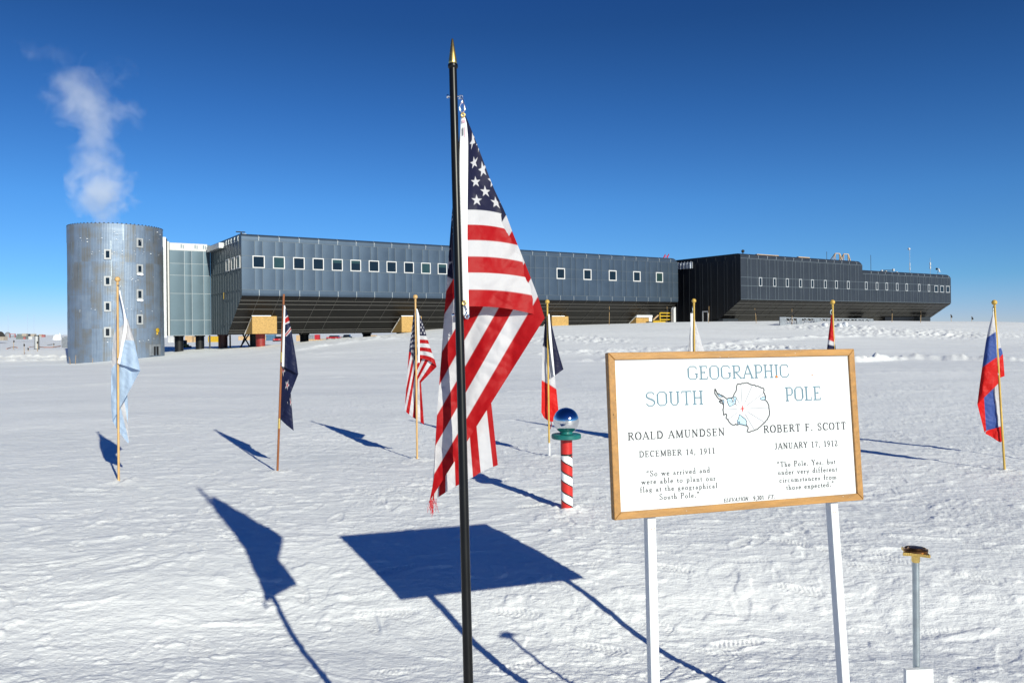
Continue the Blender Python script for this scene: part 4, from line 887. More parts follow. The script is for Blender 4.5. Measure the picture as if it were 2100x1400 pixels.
text("name_lettering", [("ROALD AMUNDSEN", (1288.0, 902.2), (1486, 892.2), 15.5), ("ROBERT F. SCOTT", (1566.2, 887.2), (1734.5, 879.3), 15)], SER, M_BLKTXT, track=.17, weight=1.55, wmin=.10)
text("date_lettering", [("DECEMBER 14, 1911", (1311, 937), (1466.3, 929.2), 12), ("JANUARY 17, 1912", (1589.4, 920.6), (1717.3, 913.9), 12)], SER, M_BLKTXT, track=.17, weight=1.5, wmin=.105)
text("quote_lettering", [("“So we arrived and", (1325.5, 976.4), (1456, 967.8), 11.5), ("were able to plant our", (1315.2, 992.6), (1467.5, 984.4), 11.5), ("flag at the geographical", (1312.6, 1008.9), (1471, 999.6), 11.5), ("South Pole.”", (1352.4, 1024), (1434.7, 1018.6), 11.5),
      ("“The Pole. Yes, but", (1593.6, 957.3), (1713, 950.2), 11), ("under very different", (1595.4, 973.1), (1716.6, 965.6), 11), ("circumstances from", (1598.4, 988.9), (1715.5, 981.3), 11), ("those expected.”", (1612.5, 1003.9), (1710.6, 996.4), 11)], SER, M_BLKTXT, track=.14, weight=1.45, wmin=.10)
text("elevation_lettering", [("ELEVATION", (1483.8, 1029.2), (1533.6, 1025.4), 7.5), ("FT.", (1574.5, 1022.5), (1588.6, 1021.4), 7.5)], SER, M_BLKTXT, slant=.22, weight=1.7, track=.12, wmin=.12)
text("elevation_lettering", [("9,301", (1544.8, 1025.6), (1566.5, 1023.6), 9)], SANS, M_BLKTXT, track=.05)
def mp(x, y): return on_sign(1390 + x*.11905, 735 + y*.11905, YB)
COAST = [(1035, 432), (1060, 440), (1080, 442), (1110, 424), (1150, 424), (1190, 414), (1225, 432), (1250, 447), (1285, 455), (1325, 452), (1345, 482), (1375, 473), (1405, 488), (1435, 503), (1470, 508), (1484, 530), (1476, 580), (1492, 600), (1506, 640), (1508, 690), (1500, 715), (1530, 735), (1550, 770), (1568, 810), (1570, 860), (1578, 920), (1574, 970), (1558, 1005), (1545, 1035), (1515, 1070), (1490, 1105), (1450, 1140), (1400, 1185), (1375, 1215), (1345, 1218), (1310, 1240), (1260, 1250), (1225, 1270), (1190, 1258), (1200, 1230), (1210, 1200), (1200, 1160), (1180, 1155), (1140, 1150), (1100, 1135), (1060, 1130), (1030, 1140), (1010, 1135), (995, 1122), (975, 1143), (940, 1140), (910, 1120), (875, 1080), (850, 1040), (828, 1015), (842, 990), (835, 960), (820, 950), (805, 965), (785, 970), (783, 920), (775, 880), (788, 820), (780, 790), (765, 765), (740, 765), (725, 750), (708, 740), (718, 728), (745, 735), (770, 742), (735, 700), (700, 690), (660, 640), (645, 615), (635, 590), (635, 540), (640, 520), (655, 550), (668, 585), (690, 600), (730, 625), (770, 640), (800, 660), (845, 695), (880, 680), (925, 675), (960, 655), (975, 600), (1005, 550), (1010, 520), (1005, 490), (1018, 455)]
ISL = [[(845, 700), (885, 680), (920, 678), (940, 668), (960, 655), (985, 660), (1008, 668), (995, 720), (990, 785), (950, 795), (895, 828), (870, 790), (855, 750)],
       [(1060, 960), (1110, 1000), (1160, 1040), (1185, 1080), (1175, 1110), (1190, 1145), (1175, 1155), (1140, 1148), (1100, 1133), (1060, 1130), (1030, 1130), (1020, 1060), (1045, 1040)],
       [(1408, 685), (1440, 672), (1470, 655), (1506, 655), (1505, 690), (1495, 716), (1440, 708)],
       [(660, 580), (700, 605), (740, 632), (795, 655), (760, 658), (715, 655), (680, 615)], [(725, 715), (785, 712), (795, 735), (792, 795), (772, 745)]]
WHT = [[(925, 690), (945, 670), (968, 700), (965, 735), (950, 745)], [(1045, 1080), (1065, 1090), (1065, 1110), (1048, 1105)]]
for p in ISL:
    rb = Ribbon(YB-.0003); rb.fill([mp(*q) for q in p]); shift(rb.m.build("map_ice", M_ICEBL, sign, fix=False))
for p in WHT:
    rb = Ribbon(YB-.0006); rb.fill([mp(*q) for q in p]); shift(rb.m.build("map_island", M_SIGN, sign, fix=False))
rb = Ribbon(YB-.0008)
for a, b in (((1087, 458), (1105, 760)), ((1278, 470), (1150, 770)), ((1470, 598), (1188, 805)), ((1560, 843), (1205, 860)), ((1485, 1092), (1200, 915)), ((1315, 1220), (1160, 955)), ((870, 1045), (1030, 925)), ((795, 877), (1020, 866)), ((1015, 690), (1062, 770)), ((875, 715), (1025, 805))):
    rb.stroke([mp(*a), mp(*b)], .0036)
shift(rb.m.build("map_meridians", M_GRYLINE, sign, fix=False))
rb = Ribbon(YB-.0015); 
rng = random.Random(3); pts = []
for i in range(len(COAST)):
    a, b = Vector(COAST[i]), Vector(COAST[(i+1) % len(COAST)]); pts.append(a); pts.append((a+b)/2 + Vector((rng.uniform(-5, 5), rng.uniform(-5, 5))))
rb.stroke([mp(*q) for q in pts], .0046, True)
for p in ISL + WHT: rb.stroke([mp(*q) for q in p], .0028, True)
shift(rb.m.build("map_outline", M_BLKTXT, sign, fix=False))
m = MB(); c = mp(1112, 860)
st = [(c[0] + r*math.cos(R(a)), YB-.0025, c[1] + r*math.sin(R(a))) for a, r in ((90, .018), (45, .0035), (0, .015), (-45, .0035), (-90, .018), (-135, .0035), (180, .015), (135, .0035))]
m.poly(st); shift(m.build("map_star", M_REDMK, sign, fix=False))
for px, py, r in ((1592, 772, .0060), (1665, 769, .0036), (1691, 760, .002), (1737, 832, .0025), (1740.5, 839, .0025), (1527, 908, .0012), (1526, 996, .0016), (1540, 995, .002), (1593, 820, .0016)):
    x, z = on_sign(px, py, YB); m = MB(); k = 9
    m.poly([(x + r*random.uniform(.6, 1.2)*math.cos(2*math.pi*i/k), YB-.0030, z + r*random.uniform(.6, 1.1)*math.sin(2*math.pi*i/k)) for i in range(k)]); shift(m.build("rust_mark", M_RUST if py < 790 else M_GRYLINE, sign, fix=False))
rb = Ribbon(YB-.0004); rb.stroke([on_sign(x, y, YB) for x, y in ((1583, 745), (1600, 738.5), (1640, 742), (1670, 746), (1690, 752), (1707, 757))], .0007); rb.stroke([on_sign(x, y, YB) for x, y in ((1685, 888), (1688, 893), (1690, 897))], .001)
shift(rb.m.build("scratch", M_GRYLINE, sign, fix=False))
for k_ in range(26):
    x, z = random.uniform(.05, SW-.05), random.choice([random.uniform(-.028, -.003), random.uniform(-SH+.003, -SH+.028), random.uniform(-.6, -.1)]); 
    if -.6 < z < -.1 and random.random() < .5: continue
    r = random.uniform(.0006, .0016); yy = -.0006 if z > -.03 or z < -SH+.03 else YB-.0028
    m = MB(); m.poly([(x + r*random.uniform(.7, 2.2)*math.cos(i*.9), yy, z + r*random.uniform(.5, 1)*math.sin(i*.9)) for i in range(7)]); shift(m.build("scuff", M_PAINTW if yy > -.001 and yy < 0 else M_GRYLINE, sign, fix=False))
for px, py, r in ((1258, 850, .003), (1262, 820, .0015)):
    x, z = on_sign(px, py, 0); m = MB(); m.ball((x, -.001, z), r, 8, (.5, .3, 1.2)); shift(m.build("nail_hole", M_RUBBER, sign))

# ------------------------------------------------------------------ flags
def cat_interp(t, pts):
    T = np.array([p[0] for p in pts], float); V = np.array([p[1:] for p in pts], float)
    if len(T) == 1: return np.repeat(V, len(t), 0)
    d = np.diff(V, axis=0)/np.diff(T)[:, None]
    mm = np.zeros_like(V); mm[0] = d[0]; mm[-1] = d[-1]
    for i in range(1, len(T)-1):
        for k in range(V.shape[1]):
            a, b = d[i-1, k], d[i, k]; mm[i, k] = 0 if a*b <= 0 else 2*a*b/(a+b)
    i = np.clip(np.searchsorted(T, t, side='right')-1, 0, len(T)-2); h = (T[i+1]-T[i]); q = ((t-T[i])/h)
    q2, q3 = q*q, q*q*q; q = q[:, None]; q2 = q2[:, None]; q3 = q3[:, None]; h = h[:, None]
    return V[i]*(2*q3-3*q2+1) + mm[i]*h*(q3-2*q2+q) + V[i+1]*(-2*q3+3*q2) + mm[i+1]*h*(q3-q2)
def cloth_material(name, rough=.55, trans=.22):
    if name in MATS: return MATS[name]
    m = bpy.data.materials.new(name); m.use_nodes = True; N = m.node_tree.nodes; L = m.node_tree.links; b = N["Principled BSDF"]
    at = N.new("ShaderNodeAttribute"); at.attribute_name = "pattern"
    L.new(at.outputs["Color"], b.inputs["Base Color"]); b.inputs["Roughness"].default_value = rough; b.inputs["Specular IOR Level"].default_value = .22; b.inputs["Sheen Weight"].default_value = .0
    tr = N.new("ShaderNodeBsdfTranslucent"); L.new(at.outputs["Color"], tr.inputs[0]); mx = N.new("ShaderNodeMixShader"); mx.inputs[0].default_value = trans
    L.new(b.outputs[0], mx.inputs[1]); L.new(tr.outputs[0], mx.inputs[2]); L.new(mx.outputs[0], N["Material Output"].inputs[0])
    co = N.new("ShaderNodeTexCoord"); nz = N.new("ShaderNodeTexNoise"); nz.inputs["Scale"].default_value = 11; nz.inputs["Detail"].default_value = 3; L.new(co.outputs["Object"], nz.inputs["Vector"])
    bp = N.new("ShaderNodeBump"); bp.inputs["Distance"].default_value = .004; bp.inputs["Strength"].default_value = .35; L.new(nz.outputs["Fac"], bp.inputs["Height"]); L.new(bp.outputs[0], b.inputs["Normal"])
    MATS[name] = m; return m
def DP(y): return 2.9 - (np.asarray(y, float)-80)/1320*.22
def flag(name, label, D, strips, cfun, root_px, wr=.010, nt=220, group="flags planted around the pole marker", ragged=None, lean=False, deps=None):
    """strips: lists of nodes (s, pts, tmap) from hoist to fly; layers: depth of each band between nodes"""
    V, FC, C = [], [], []; base = 0
    org = P(*root_px, D)
    for nodes, layers in strips:
        t = np.linspace(0, 1, nt)
        for k in range(len(nodes)-1):
            (sa, pa), (sb, pb) = nodes[k][:2], nodes[k+1][:2]
            yp = nodes[k][2] if len(nodes[k]) > 2 and nodes[k][2] else 1.0
            tm = nodes[k][3] if len(nodes[k]) > 3 else None
            A = cat_interp(t, pa); B = cat_interp(t, pb)
            SA = sa(t) if callable(sa) else np.full(nt, sa); SB = sb(t) if callable(sb) else np.full(nt, sb)
            nq = int(max(12, min(260, np.hypot(*(B-A).T).max()/(1.3 if nt > 200 else 1.8))))
            q = np.linspace(0, 1, nq)[:, None]
            px = A[:, 0]*(1-q) + B[:, 0]*q; py = A[:, 1]*(1-q**yp) + B[:, 1]*q**yp
            S = SA*(1-q) + SB*q; T = np.repeat(t[None], nq, 0)
            lay = layers[k]; na = lay if k == 0 else (lay+layers[k-1])/2; nb = lay if k == len(nodes)-2 else (lay+layers[k+1])/2
            d = lay + (na-lay)*(1-q)**5 + (nb-lay)*q**5 + 0*px
            if deps: d = deps[k] + (deps[k+1]-deps[k])*q + (.035 if k == 2 else .012)*np.sin(np.pi*q) + 0*px
            sc = D/2.9
            wx, wy = px/sc*0+px*sc, py*sc
            taper = np.minimum(1, .25 + 2.2*T) * np.minimum(1, .2 + 3*q)*(1 if k < 9 else 1)
            d += wr*taper*(noise(px/60*sc + k*9.1, py/130*sc, 50+k) + .38*noise(px/34*sc + 3.7*k + py/90, py/60*sc, 60+k) + .05*noise(px/11*sc, py/16*sc, 70+k) + .30*(.5-np.abs(noise((px+.6*py)/70*sc + 5*k, (py-.6*px)/34*sc, 75+k))) + .12*(.5-np.abs(noise((px-.4*py)/30*sc + 5*k, (py+.4*px)/18*sc, 78+k))))
            if ragged is not None and k == len(nodes)-2:
                rag = ragged(T, q*np.ones_like(T)); px = px + rag[0]; py = py + rag[1]
            Dd = (DP(py) if lean else D) + d; xi = (px-CX)/F*Dd; yi = (CY-py)/F*Dd
            W = np.stack([xi*RC+yi*RS, Dd + 0*px, CAMZ+yi*RC-xi*RS], -1).reshape(-1, 3) - np.array(org)
            Tc = tm(T) if tm else T
            ds = (SB-SA)/max(1, nq-1); dt = 1/(nt-1); col = 0
            for a in (-.33, 0, .33):
                for b in (-.33, 0, .33): col = col + cfun(S + a*ds, np.clip(Tc + b*dt, 0, 1))
            C.append((col/9).reshape(-1, 3)); V.append(W)
            i = np.arange(nq-1)[:, None]*nt; j = np.arange(nt-1)[None]
            FC.append(np.stack([i+j, i+nt+j, i+nt+j+1, i+j+1], -1).reshape(-1, 4) + base); base += nq*nt
    v = np.concatenate(V); f = np.concatenate(FC); c = np.concatenate(C)
    me = bpy.data.meshes.new(name); me.vertices.add(len(v)); me.vertices.foreach_set("co", v.astype(np.float32).ravel())
    me.loops.add(f.size); me.loops.foreach_set("vertex_index", f.ravel()); me.polygons.add(len(f)); me.polygons.foreach_set("loop_start", np.arange(len(f))*4)
    me.polygons.foreach_set("use_smooth", np.ones(len(f), bool)); me.update(calc_edges=True); me.validate()
    at = me.attributes.new("pattern", 'FLOAT_COLOR', 'POINT'); at.data.foreach_set("color", np.concatenate([c, np.ones((len(c), 1))], 1).astype(np.float32).ravel())
    bm = bmesh.new(); bm.from_mesh(me); bmesh.ops.remove_doubles(bm, verts=bm.verts, dist=1e-5); bm.to_mesh(me); bm.free()
    me.materials.append(cloth_material("flag nylon"))
    o = link(bpy.data.objects.new(name, me)); o.location = org
    return tag(o, label, "flag", group)
def header_tape(fl, D, left, right, off=-.006, mt=None, lean=False):
    m = MB(); n = 40; t = np.linspace(0, 1, n); A = cat_interp(t, left); B = cat_interp(t, right); vs = []
    for i in range(n):
        for k in range(4):
            q = k/3; yy = A[i, 1]*(1-q)+B[i, 1]*q; p = P(A[i, 0]*(1-q)+B[i, 0]*q, yy, (float(DP(yy)) if lean else D) + off - .004*math.sin(math.pi*q)) - fl.location; vs.append(p)
    m.add(vs, [(i*4+k, i*4+k+1, (i+1)*4+k+1, (i+1)*4+k) for i in range(n-1) for k in range(3)])
    return m.build("header_tape", mt or mat("white canvas", (.74, .74, .76), .8, 0, .06, 40, .0008, 300), fl, smooth=True)
def lerp_t(*pts):
    T = [p[0] for p in pts]; S = [p[1] for p in pts]
    return lambda t: np.interp(t, T, S)
BLUE, RED, WHT3 = np.array([.014, .015, .045]), np.array([.38, .003, .006]), np.array([.57, .56, .59])
def star(px, py, r):
    """inside a five-pointed star; px, py relative to its centre (y up)"""
    a = np.arctan2(px, py); rr = np.hypot(px, py); w = 2*np.pi/5
    a = np.abs((a + w/2) % w - w/2); x, y = rr*np.cos(a), rr*np.sin(a)
    n = r*.382; nx, ny = n*np.cos(w/2), n*np.sin(w/2)
    return ((x - r)*ny - y*(nx - r)) < 0
def us_pattern(s, t):
    k = np.floor(np.clip(t, 0, .9999)*13).astype(int)
    c = np.where((k % 2 == 0)[..., None], RED, WHT3)
    h = np.abs(t*13 - np.round(t*13)) < .035; c = np.where((h & (t > .02) & (t < .98))[..., None], c*.9 + .08, c)
    can = (s < .40) & (t < 7/13); c = np.where(can[..., None], BLUE, c)
    u = s/.40*12; v = t/(7/13)*10
    i = np.clip(np.round(u), 1, 11); j = np.clip(np.round(v), 1, 9); best = np.zeros(s.shape, bool)
    for di in (-1, 0, 1):
        for dj in (-1, 0, 1):
            ii, jj = i+di, j+dj; ok = ((ii+jj) % 2 == 0) & (ii >= 1) & (ii <= 11) & (jj >= 1) & (jj <= 9)
            best |= ok & star((u-ii)*.40/12*1.75, -(v-jj)*(7/13)/10, .034)
    c = np.where((can & best)[..., None], WHT3, c)
    return c
def ground_depth(px, py): g = ground_at(px, py); return g.y
def cr(off, sc, pts): return [(p[0], off[0]+p[1]*sc, off[1]+p[2]*sc) for p in pts]

# ---- the tall black pole with the large flag
D0 = 2.9
pole = thing("flagpole", P(966, 1750, float(DP(1750))), 0, "tall black metal flagpole with a brass spear tip in the foreground", "flagpole")
m = MB(); org = pole.location
def pl(x, y, d=0): return P(x, y, float(DP(y))+d) - org
m.tube([pl(928.5, 131), pl(946, 800), pl(960.5, 1400), pl(970, 1860)], [.0142, .0156, .0168, .017], 28); m.build("shaft", M_BLACK, pole, smooth='auto')
m = MB(); ax = (pl(928, 80)-pl(929, 131)).normalized(); m.lathe([(.001, .092), (.0036, .089), (.0155, .004), (.0155, 0), (.0145, -.004)], pl(928.6, 129), 28, ax); m.build("spear_tip", M_BRASS, pole, smooth='auto')
m = MB(); m.lathe([(.0142, -.014), (.0178, -.010), (.0186, -.004), (.0178, .002), (.0142, .004)], pl(928.7, 134), 28, ax); m.build("collar", M_BLACK, pole, smooth='auto')
def bolt(x, y, sgn):
    m = MB(); c = pl(x, y); m.tube([c + Vector((-.022, 0, 0)), c + Vector((.022, 0, 0))], .0026, 8); m.lathe([(0, -.004), (.006, -.004), (.007, 0), (.005, .004), (0, .005)], c + Vector((sgn*.023, -.001, 0)), 12, (sgn, -.2, 0)); m.build("bolt", M_CHROME, pole, smooth='auto')
    m = MB(); c = c + Vector((-sgn*.026, -.004, -.003)); m.tube([c + Vector((.006*math.cos(a), 0, .006*math.sin(a))) for a in np.linspace(0, 6.28, 14)], .0018, 6); m.build("eye", M_CHROME, pole, smooth=True)
bolt(931, 198, -1); bolt(942.5, 646, -1)
def hook(pts, name="snap_hook"):
    m = MB(); m.tube([pl(x, y, -.012) for x, y in pts], .0021, 8); return m.build(name, M_CHROME, pole, smooth=True)
hook([(941, 204), (944, 198), (948, 201), (948, 210), (944, 214), (942.5, 221), (944, 229), (949, 231), (953, 226), (952, 216), (948.5, 204)])
hook([(952, 622), (955, 630), (959, 642), (962, 649), (959, 654), (954, 652), (955, 645), (958, 640), (955, 628)])
US_FR = [(0, 954, 236), (.08, 963, 257), (.25, 984, 311), (.4, 1011, 382), (.538, 1038, 441), (.615, 1050, 473), (.692, 1062, 503), (.769, 1076, 538), (.846, 1089, 571), (.923, 1103, 608), (1, 1117, 652)]
US_H = [(0, 953, 236), (.12, 958, 285), (.538, 958, 430), (.77, 959, 526), (1, 961, 628)]
US_FL = [(0, 946, 245), (.2, 929, 410), (.42, 917, 567), (.46, 915, 596), (.538, 911, 645), (.615, 905.5, 722), (.692, 900.5, 790), (.769, 896, 851), (.846, 893, 914), (.923, 890.5, 971), (1, 881, 1027)]
US_E = [(0, 1021, 953), (.077, 1011, 957), (.154, 986, 968), (.23, 970, 978), (.31, 955, 985), (.385, 934, 997), (.46, 914, 1009), (.538, 900, 1018), (.62, 890, 1022), (1, 882, 1028)]
sFR = lambda t: .235*t + .004; sFL = lerp_t((0, .01), (.42, .40), (1, 1.0))
def rag(T, q):
    e = np.clip((q-.9)/.1, 0, 1)*np.clip((T-.55)/.2, 0, 1)
    return -6*e*noise(T*60, q*3, 3), 16*e*np.abs(noise(T*75, q*0+2, 5))
usflag = flag("flag", "large stars and stripes flag with a frayed lower end on the tall black pole", D0,
              [([(0.0, US_H, 2.4), (sFR, US_FR), (sFL, US_FL), (1.0, US_E)], [.004, .135, .20])], us_pattern, (955, 640), wr=.016, nt=400, ragged=rag, lean=True, deps=[.0, .080, .110, .160])
header_tape(usflag, D0, [(0, 946, 231), (.1, 944.5, 260), (.25, 942.5, 330), (.6, 945, 480), (1, 949, 645)], [(0, 950, 231), (.08, 957, 254), (.2, 960, 300), (.6, 958.5, 480), (1, 962, 648)], off=-.004, lean=True)
for px, py in ((949.5, 236), (952, 621)):
    c = P(px, py, float(DP(py))-.012) - usflag.location; m = MB(); m.tube([c + Vector((.0068*math.cos(a), 0, .0068*math.sin(a))) for a in np.linspace(0, 6.28, 20)], .0026, 8, False); m.build("grommet", M_BRASS, usflag, smooth=True)
rb = MB()
for y0, y1, x0, x1, mk in ((262, 278, 948, 950, 0), (246, 252, 947.5, 954, 1), (260, 282, 952, 953.5, 1)):
    rb.mat(mk); q = [P(a, b, float(DP(b))-.0115) - usflag.location for a, b in ((x0, y0), (x1, y0), (x1, y1), (x0, y1))]; rb.poly(q)
rb.build("header_print", [M_GRYTXT, mat("pale red print", (.55, .35, .42), .7)], usflag, fix=False)
m = MB()
for i in range(34):
    t0 = random.uniform(.55, 1.0); x, y = cat_interp(np.array([t0]), US_E)[0]; y += random.uniform(-6, 8); L_ = random.uniform(8, 30)
    x2 = x + random.uniform(-7, 6); m.tube([P(x, y, DP(y)+.07) - usflag.location, P((x+x2)/2+random.uniform(-3, 3), y+L_*.6, DP(y)+.068) - usflag.location, P(x2, y+L_, DP(y)+.066) - usflag.location], .0007, 4, False)
m.build("loose_threads", mat("red thread", (.42, .012, .02), .8), usflag)


# ---- ring of smaller flags
def wooden_pole(px_b, py_b, px_t, py_t, mt, label, r=.012, ball=.030, tip=None, D=None, foot=None):
    D = D or ground_depth(px_b, py_b); b = P(px_b, py_b, D); b.z -= .02; t = P(px_t, py_t, D)
    o = thing("flagpole", b, 0, label, "flagpole", "wooden flagpoles around the pole marker")
    v = t - b; m = MB(); dn = -v.normalized()*.25
    m.tube([dn, v*.5, v], [r*1.02, r, r*.95], 14); m.build("shaft", mt, o, smooth='auto')
    if ball:
        m = MB(); m.lathe([(r*.9, -.030), (r*1.35, -.024), (r*1.0, -.016), (r*.8, -.010), (r*.7, .0)], v, 18, v); m.ball(v + v.normalized()*ball*.9, ball, 18); m.build("finial", mt, o, smooth='auto')
    if foot:
        m = MB(); m.tube([-v.normalized()*.1, v*foot], r*1.25, 14); m.build("white_foot", M_PAINTW, o, smooth='auto')
    return o, D, v, b
def clip(o, D, b, pts, r=.004):
    m = MB(); m.tube([P(x, y, D-.02) - b for x, y in pts], r, 6); m.build("snap_hook", M_STEEL, o, smooth=True)
PALEB = np.array([.39, .50, .66])
def tri_h(c1, c2, c3):
    def f(s, t): return np.where((t < 1/3)[..., None], c1, np.where((t < 2/3)[..., None], c2, c3))
    return f
# light blue and white
o1, D1, v1, b1 = wooden_pole(243.5, 997, 241, 578, M_POLE, "light wooden pole at the far left before the metal tower")
k = ((160, 560), .3284); c_ = lambda pts: cr(*k, pts)
flag("flag", "light blue and white flag hanging before the metal tower", D1, [([(0, c_([(0, 262, 115), (.5, 296, 340), (.85, 268, 500), (1, 253, 565)])), (lambda t: .01+.28*t, c_([(0, 264, 118), (.33, 312, 290), (.67, 351, 425), (.9, 380, 560), (1, 389, 608)])),
     (lerp_t((0, .02), (.33, .3), (1, .72)), c_([(0, 256, 140), (.33, 226, 370), (.67, 209, 600), (.85, 207, 800), (1, 216, 925)])), (1.0, c_([(0, 313, 830), (.2, 312, 905), (.33, 310, 940), (.66, 318, 1050), (.8, 312, 1060), (1, 240, 965)]))], [-.02, .05, .12])],
     tri_h(PALEB, WHT3*.97, PALEB), (243, 700), wr=.022, nt=140)
fl = scene.collection.objects[-1]
header_tape(fl, D1, c_([(0, 255, 108), (.4, 286, 300), (.75, 262, 480), (1, 247, 562)]), c_([(0, 263, 108), (.4, 304, 330), (.75, 278, 480), (1, 262, 568)]), off=-.035)
clip(o1, D1, b1, [(241, 585), (247, 586), (247, 592)]); clip(o1, D1, b1, [(240, 735), (246, 738), (244, 746)])
# navy flag
o2, D2, v2, b2 = wooden_pole(568.5, 976, 582, 603, M_POLEB, "brown stained pole carrying the navy flag", r=.0125, ball=None)
for f0, f1 in ((.27, .325), (.63, .685)): MB().tube([v2*f0, v2*f1], .0142, 14).build("brass_ferrule", M_BRASS, o2, smooth='auto')
NAVY = np.array([.010, .014, .050]); k = ((400, 590), .2927)
NFR = [(0, 632, 128), (.2, 652, 195), (.5, 682, 340), (.8, 711, 510), (1, 723, 605)]; NFL = [(0, 624, 140), (.4, 604, 500), (.75, 597, 780), (1, 598, 922)]
nsFR = lambda t: .01+.24*t; nsFL = lerp_t((0, .02), (.4, .45), (1, .85))
def navy_pattern(s, t):
    c = np.broadcast_to(NAVY, s.shape + (3,)).copy()
    # a small cross of white edged red in the upper hoist
    can = (t < .5) & (s < .5); d1 = np.abs(s*1.0 - t*1.0)*1.0; d2 = np.abs(s + t - .5)
    dg = np.minimum(d1, d2); cro = np.minimum(np.abs(s-.25)*1.9, np.abs(t-.25)*1.0)
    c[can & (dg < .034)] = WHT3; c[can & (dg < .014)] = RED; c[can & (cro < .06)] = WHT3; c[can & (cro < .038)] = RED
    for bnd, tt, fr in (('B', .80, .57), ('D', .08, .75), ('B', .55, .8), ('D', .35, .6)):
        t_ = np.array([tt]); s0 = float(nsFR(t_)[0] + (nsFL(t_)[0]-nsFR(t_)[0])*fr) if bnd == 'B' else float(nsFL(t_)[0] + (1-nsFL(t_)[0])*fr)
        c[star((s-s0)*1.6, -(t-tt), .085)] = WHT3; c[star((s-s0)*1.6, -(t-tt), .045)] = RED
    return c
fl = flag("flag", "navy blue flag with small white edged stars beside the brown pole", D2, [([(0, cr(*k, [(0, 630, 128), (1, 622, 552)])), (nsFR, cr(*k, NFR)), (nsFL, cr(*k, NFL)), (1.0, cr(*k, [(0, 691, 1000), (.3, 672, 985), (.6, 640, 960), (1, 600, 922)]))], [-.02, .03, .09])], navy_pattern, (575, 800), wr=.02, nt=150)
header_tape(fl, D2, cr(*k, [(0, 622, 122), (1, 608, 548)]), cr(*k, [(0, 632, 128), (1, 624, 553)]), off=-.035)
clip(o2, D2, b2, [(580, 625), (584, 627), (583, 634)]); clip(o2, D2, b2, [(575, 746), (581, 750), (578, 753)])
# small stars and stripes
o3, D3, v3, b3 = wooden_pole(855.5, 945, 851.8, 613, M_POLE, "light wooden pole left of the tall black pole")
k = ((620, 590), .2642)
s3 = lerp_t((0, .01), (.46, .40), (1, .97))
fl = flag("flag", "small stars and stripes flag on the wooden pole behind the large one", D3, [([(0, cr(*k, [(0, 893, 168), (.2, 908, 240), (.54, 910, 372), (1, 910, 550)]), 2.2), (lambda t: .01+.235*t, cr(*k, [(0, 895, 170), (.2, 922, 235), (.54, 965, 375), (.77, 996, 470), (.92, 1025, 550), (1, 1043, 612)])),
     (lerp_t((0, .05), (.3, .2), (1, .52)), cr(*k, [(0, 880, 150), (.25, 868, 330), (.46, 868, 470), (.6, 866, 640), (.77, 885, 700), (.9, 905, 722), (1, 921, 735)])),
     (lerp_t((0, .1), (.3, .385), (.45, .75), (.56, 1), (1, 1)), cr(*k, [(0, 868, 150), (.12, 848, 330), (.3, 828, 490), (.45, 808, 760), (.56, 795, 940), (.62, 806, 962), (.70, 832, 985), (.80, 868, 1010), (.9, 908, 1036), (1, 945, 1060)]))], [-.02, .03, .05])], us_pattern, (855, 760), wr=.02, nt=230)
header_tape(fl, D3, cr(*k, [(0, 884, 160), (.2, 888, 230), (1, 898, 578)]), cr(*k, [(0, 893, 165), (.2, 908, 230), (1, 911, 582)]), off=-.03)
# blue, white and red upright bands
o4, D4, v4, b4 = wooden_pole(1126.5, 937, 1122.3, 623, M_POLEY, "yellow wooden pole with a white painted foot, nearest the striped marker", foot=.102)
k = ((1080, 600), .3431)
def french(s, t): return np.where((s < 1/3)[..., None], BLUE*1.0, np.where((s < 2/3)[..., None], WHT3, np.array([.62, .010, .008])))
fl = flag("flag", "flag of upright blue, white and red bands beside the striped marker", D4, [([(0, cr(*k, [(0, 138, 135), (.4, 150, 300), (1, 167, 497)])), (lambda t: .02+.16*t, cr(*k, [(0, 140, 140), (.3, 160, 235), (.7, 195, 370), (1, 220, 458)])),
     (1/3, cr(*k, [(0, 95, 318), (.5, 118, 328), (1, 146, 340)])), (2/3, cr(*k, [(0, 90, 524), (.4, 128, 545), (1, 178, 577)])), (1.0, cr(*k, [(0, 88, 715), (.2, 108, 750), (.55, 150, 770), (.8, 170, 768), (1, 191, 712)]))], [-.03, .05, .05, .05]),
     ([(.05, cr(*k, [(0, 128, 110), (.5, 110, 180), (1, 100, 300)])), (.30, cr(*k, [(0, 132, 110), (.5, 130, 220), (1, 142, 336)]))], [.052])], french, (1124, 780), wr=.016, nt=120)
header_tape(fl, D4, cr(*k, [(0, 128, 128), (.4, 134, 270), (1, 160, 492)]), cr(*k, [(0, 137, 128), (.4, 150, 280), (1, 169, 500)]), off=-.045)
m = MB(); m.tube([P(x, y, D4+.04) - fl.location for x, y in ((1130, 863), (1131, 872), (1128, 880), (1127, 868))], .006, 6); m.build("loose_end", M_RED, fl)
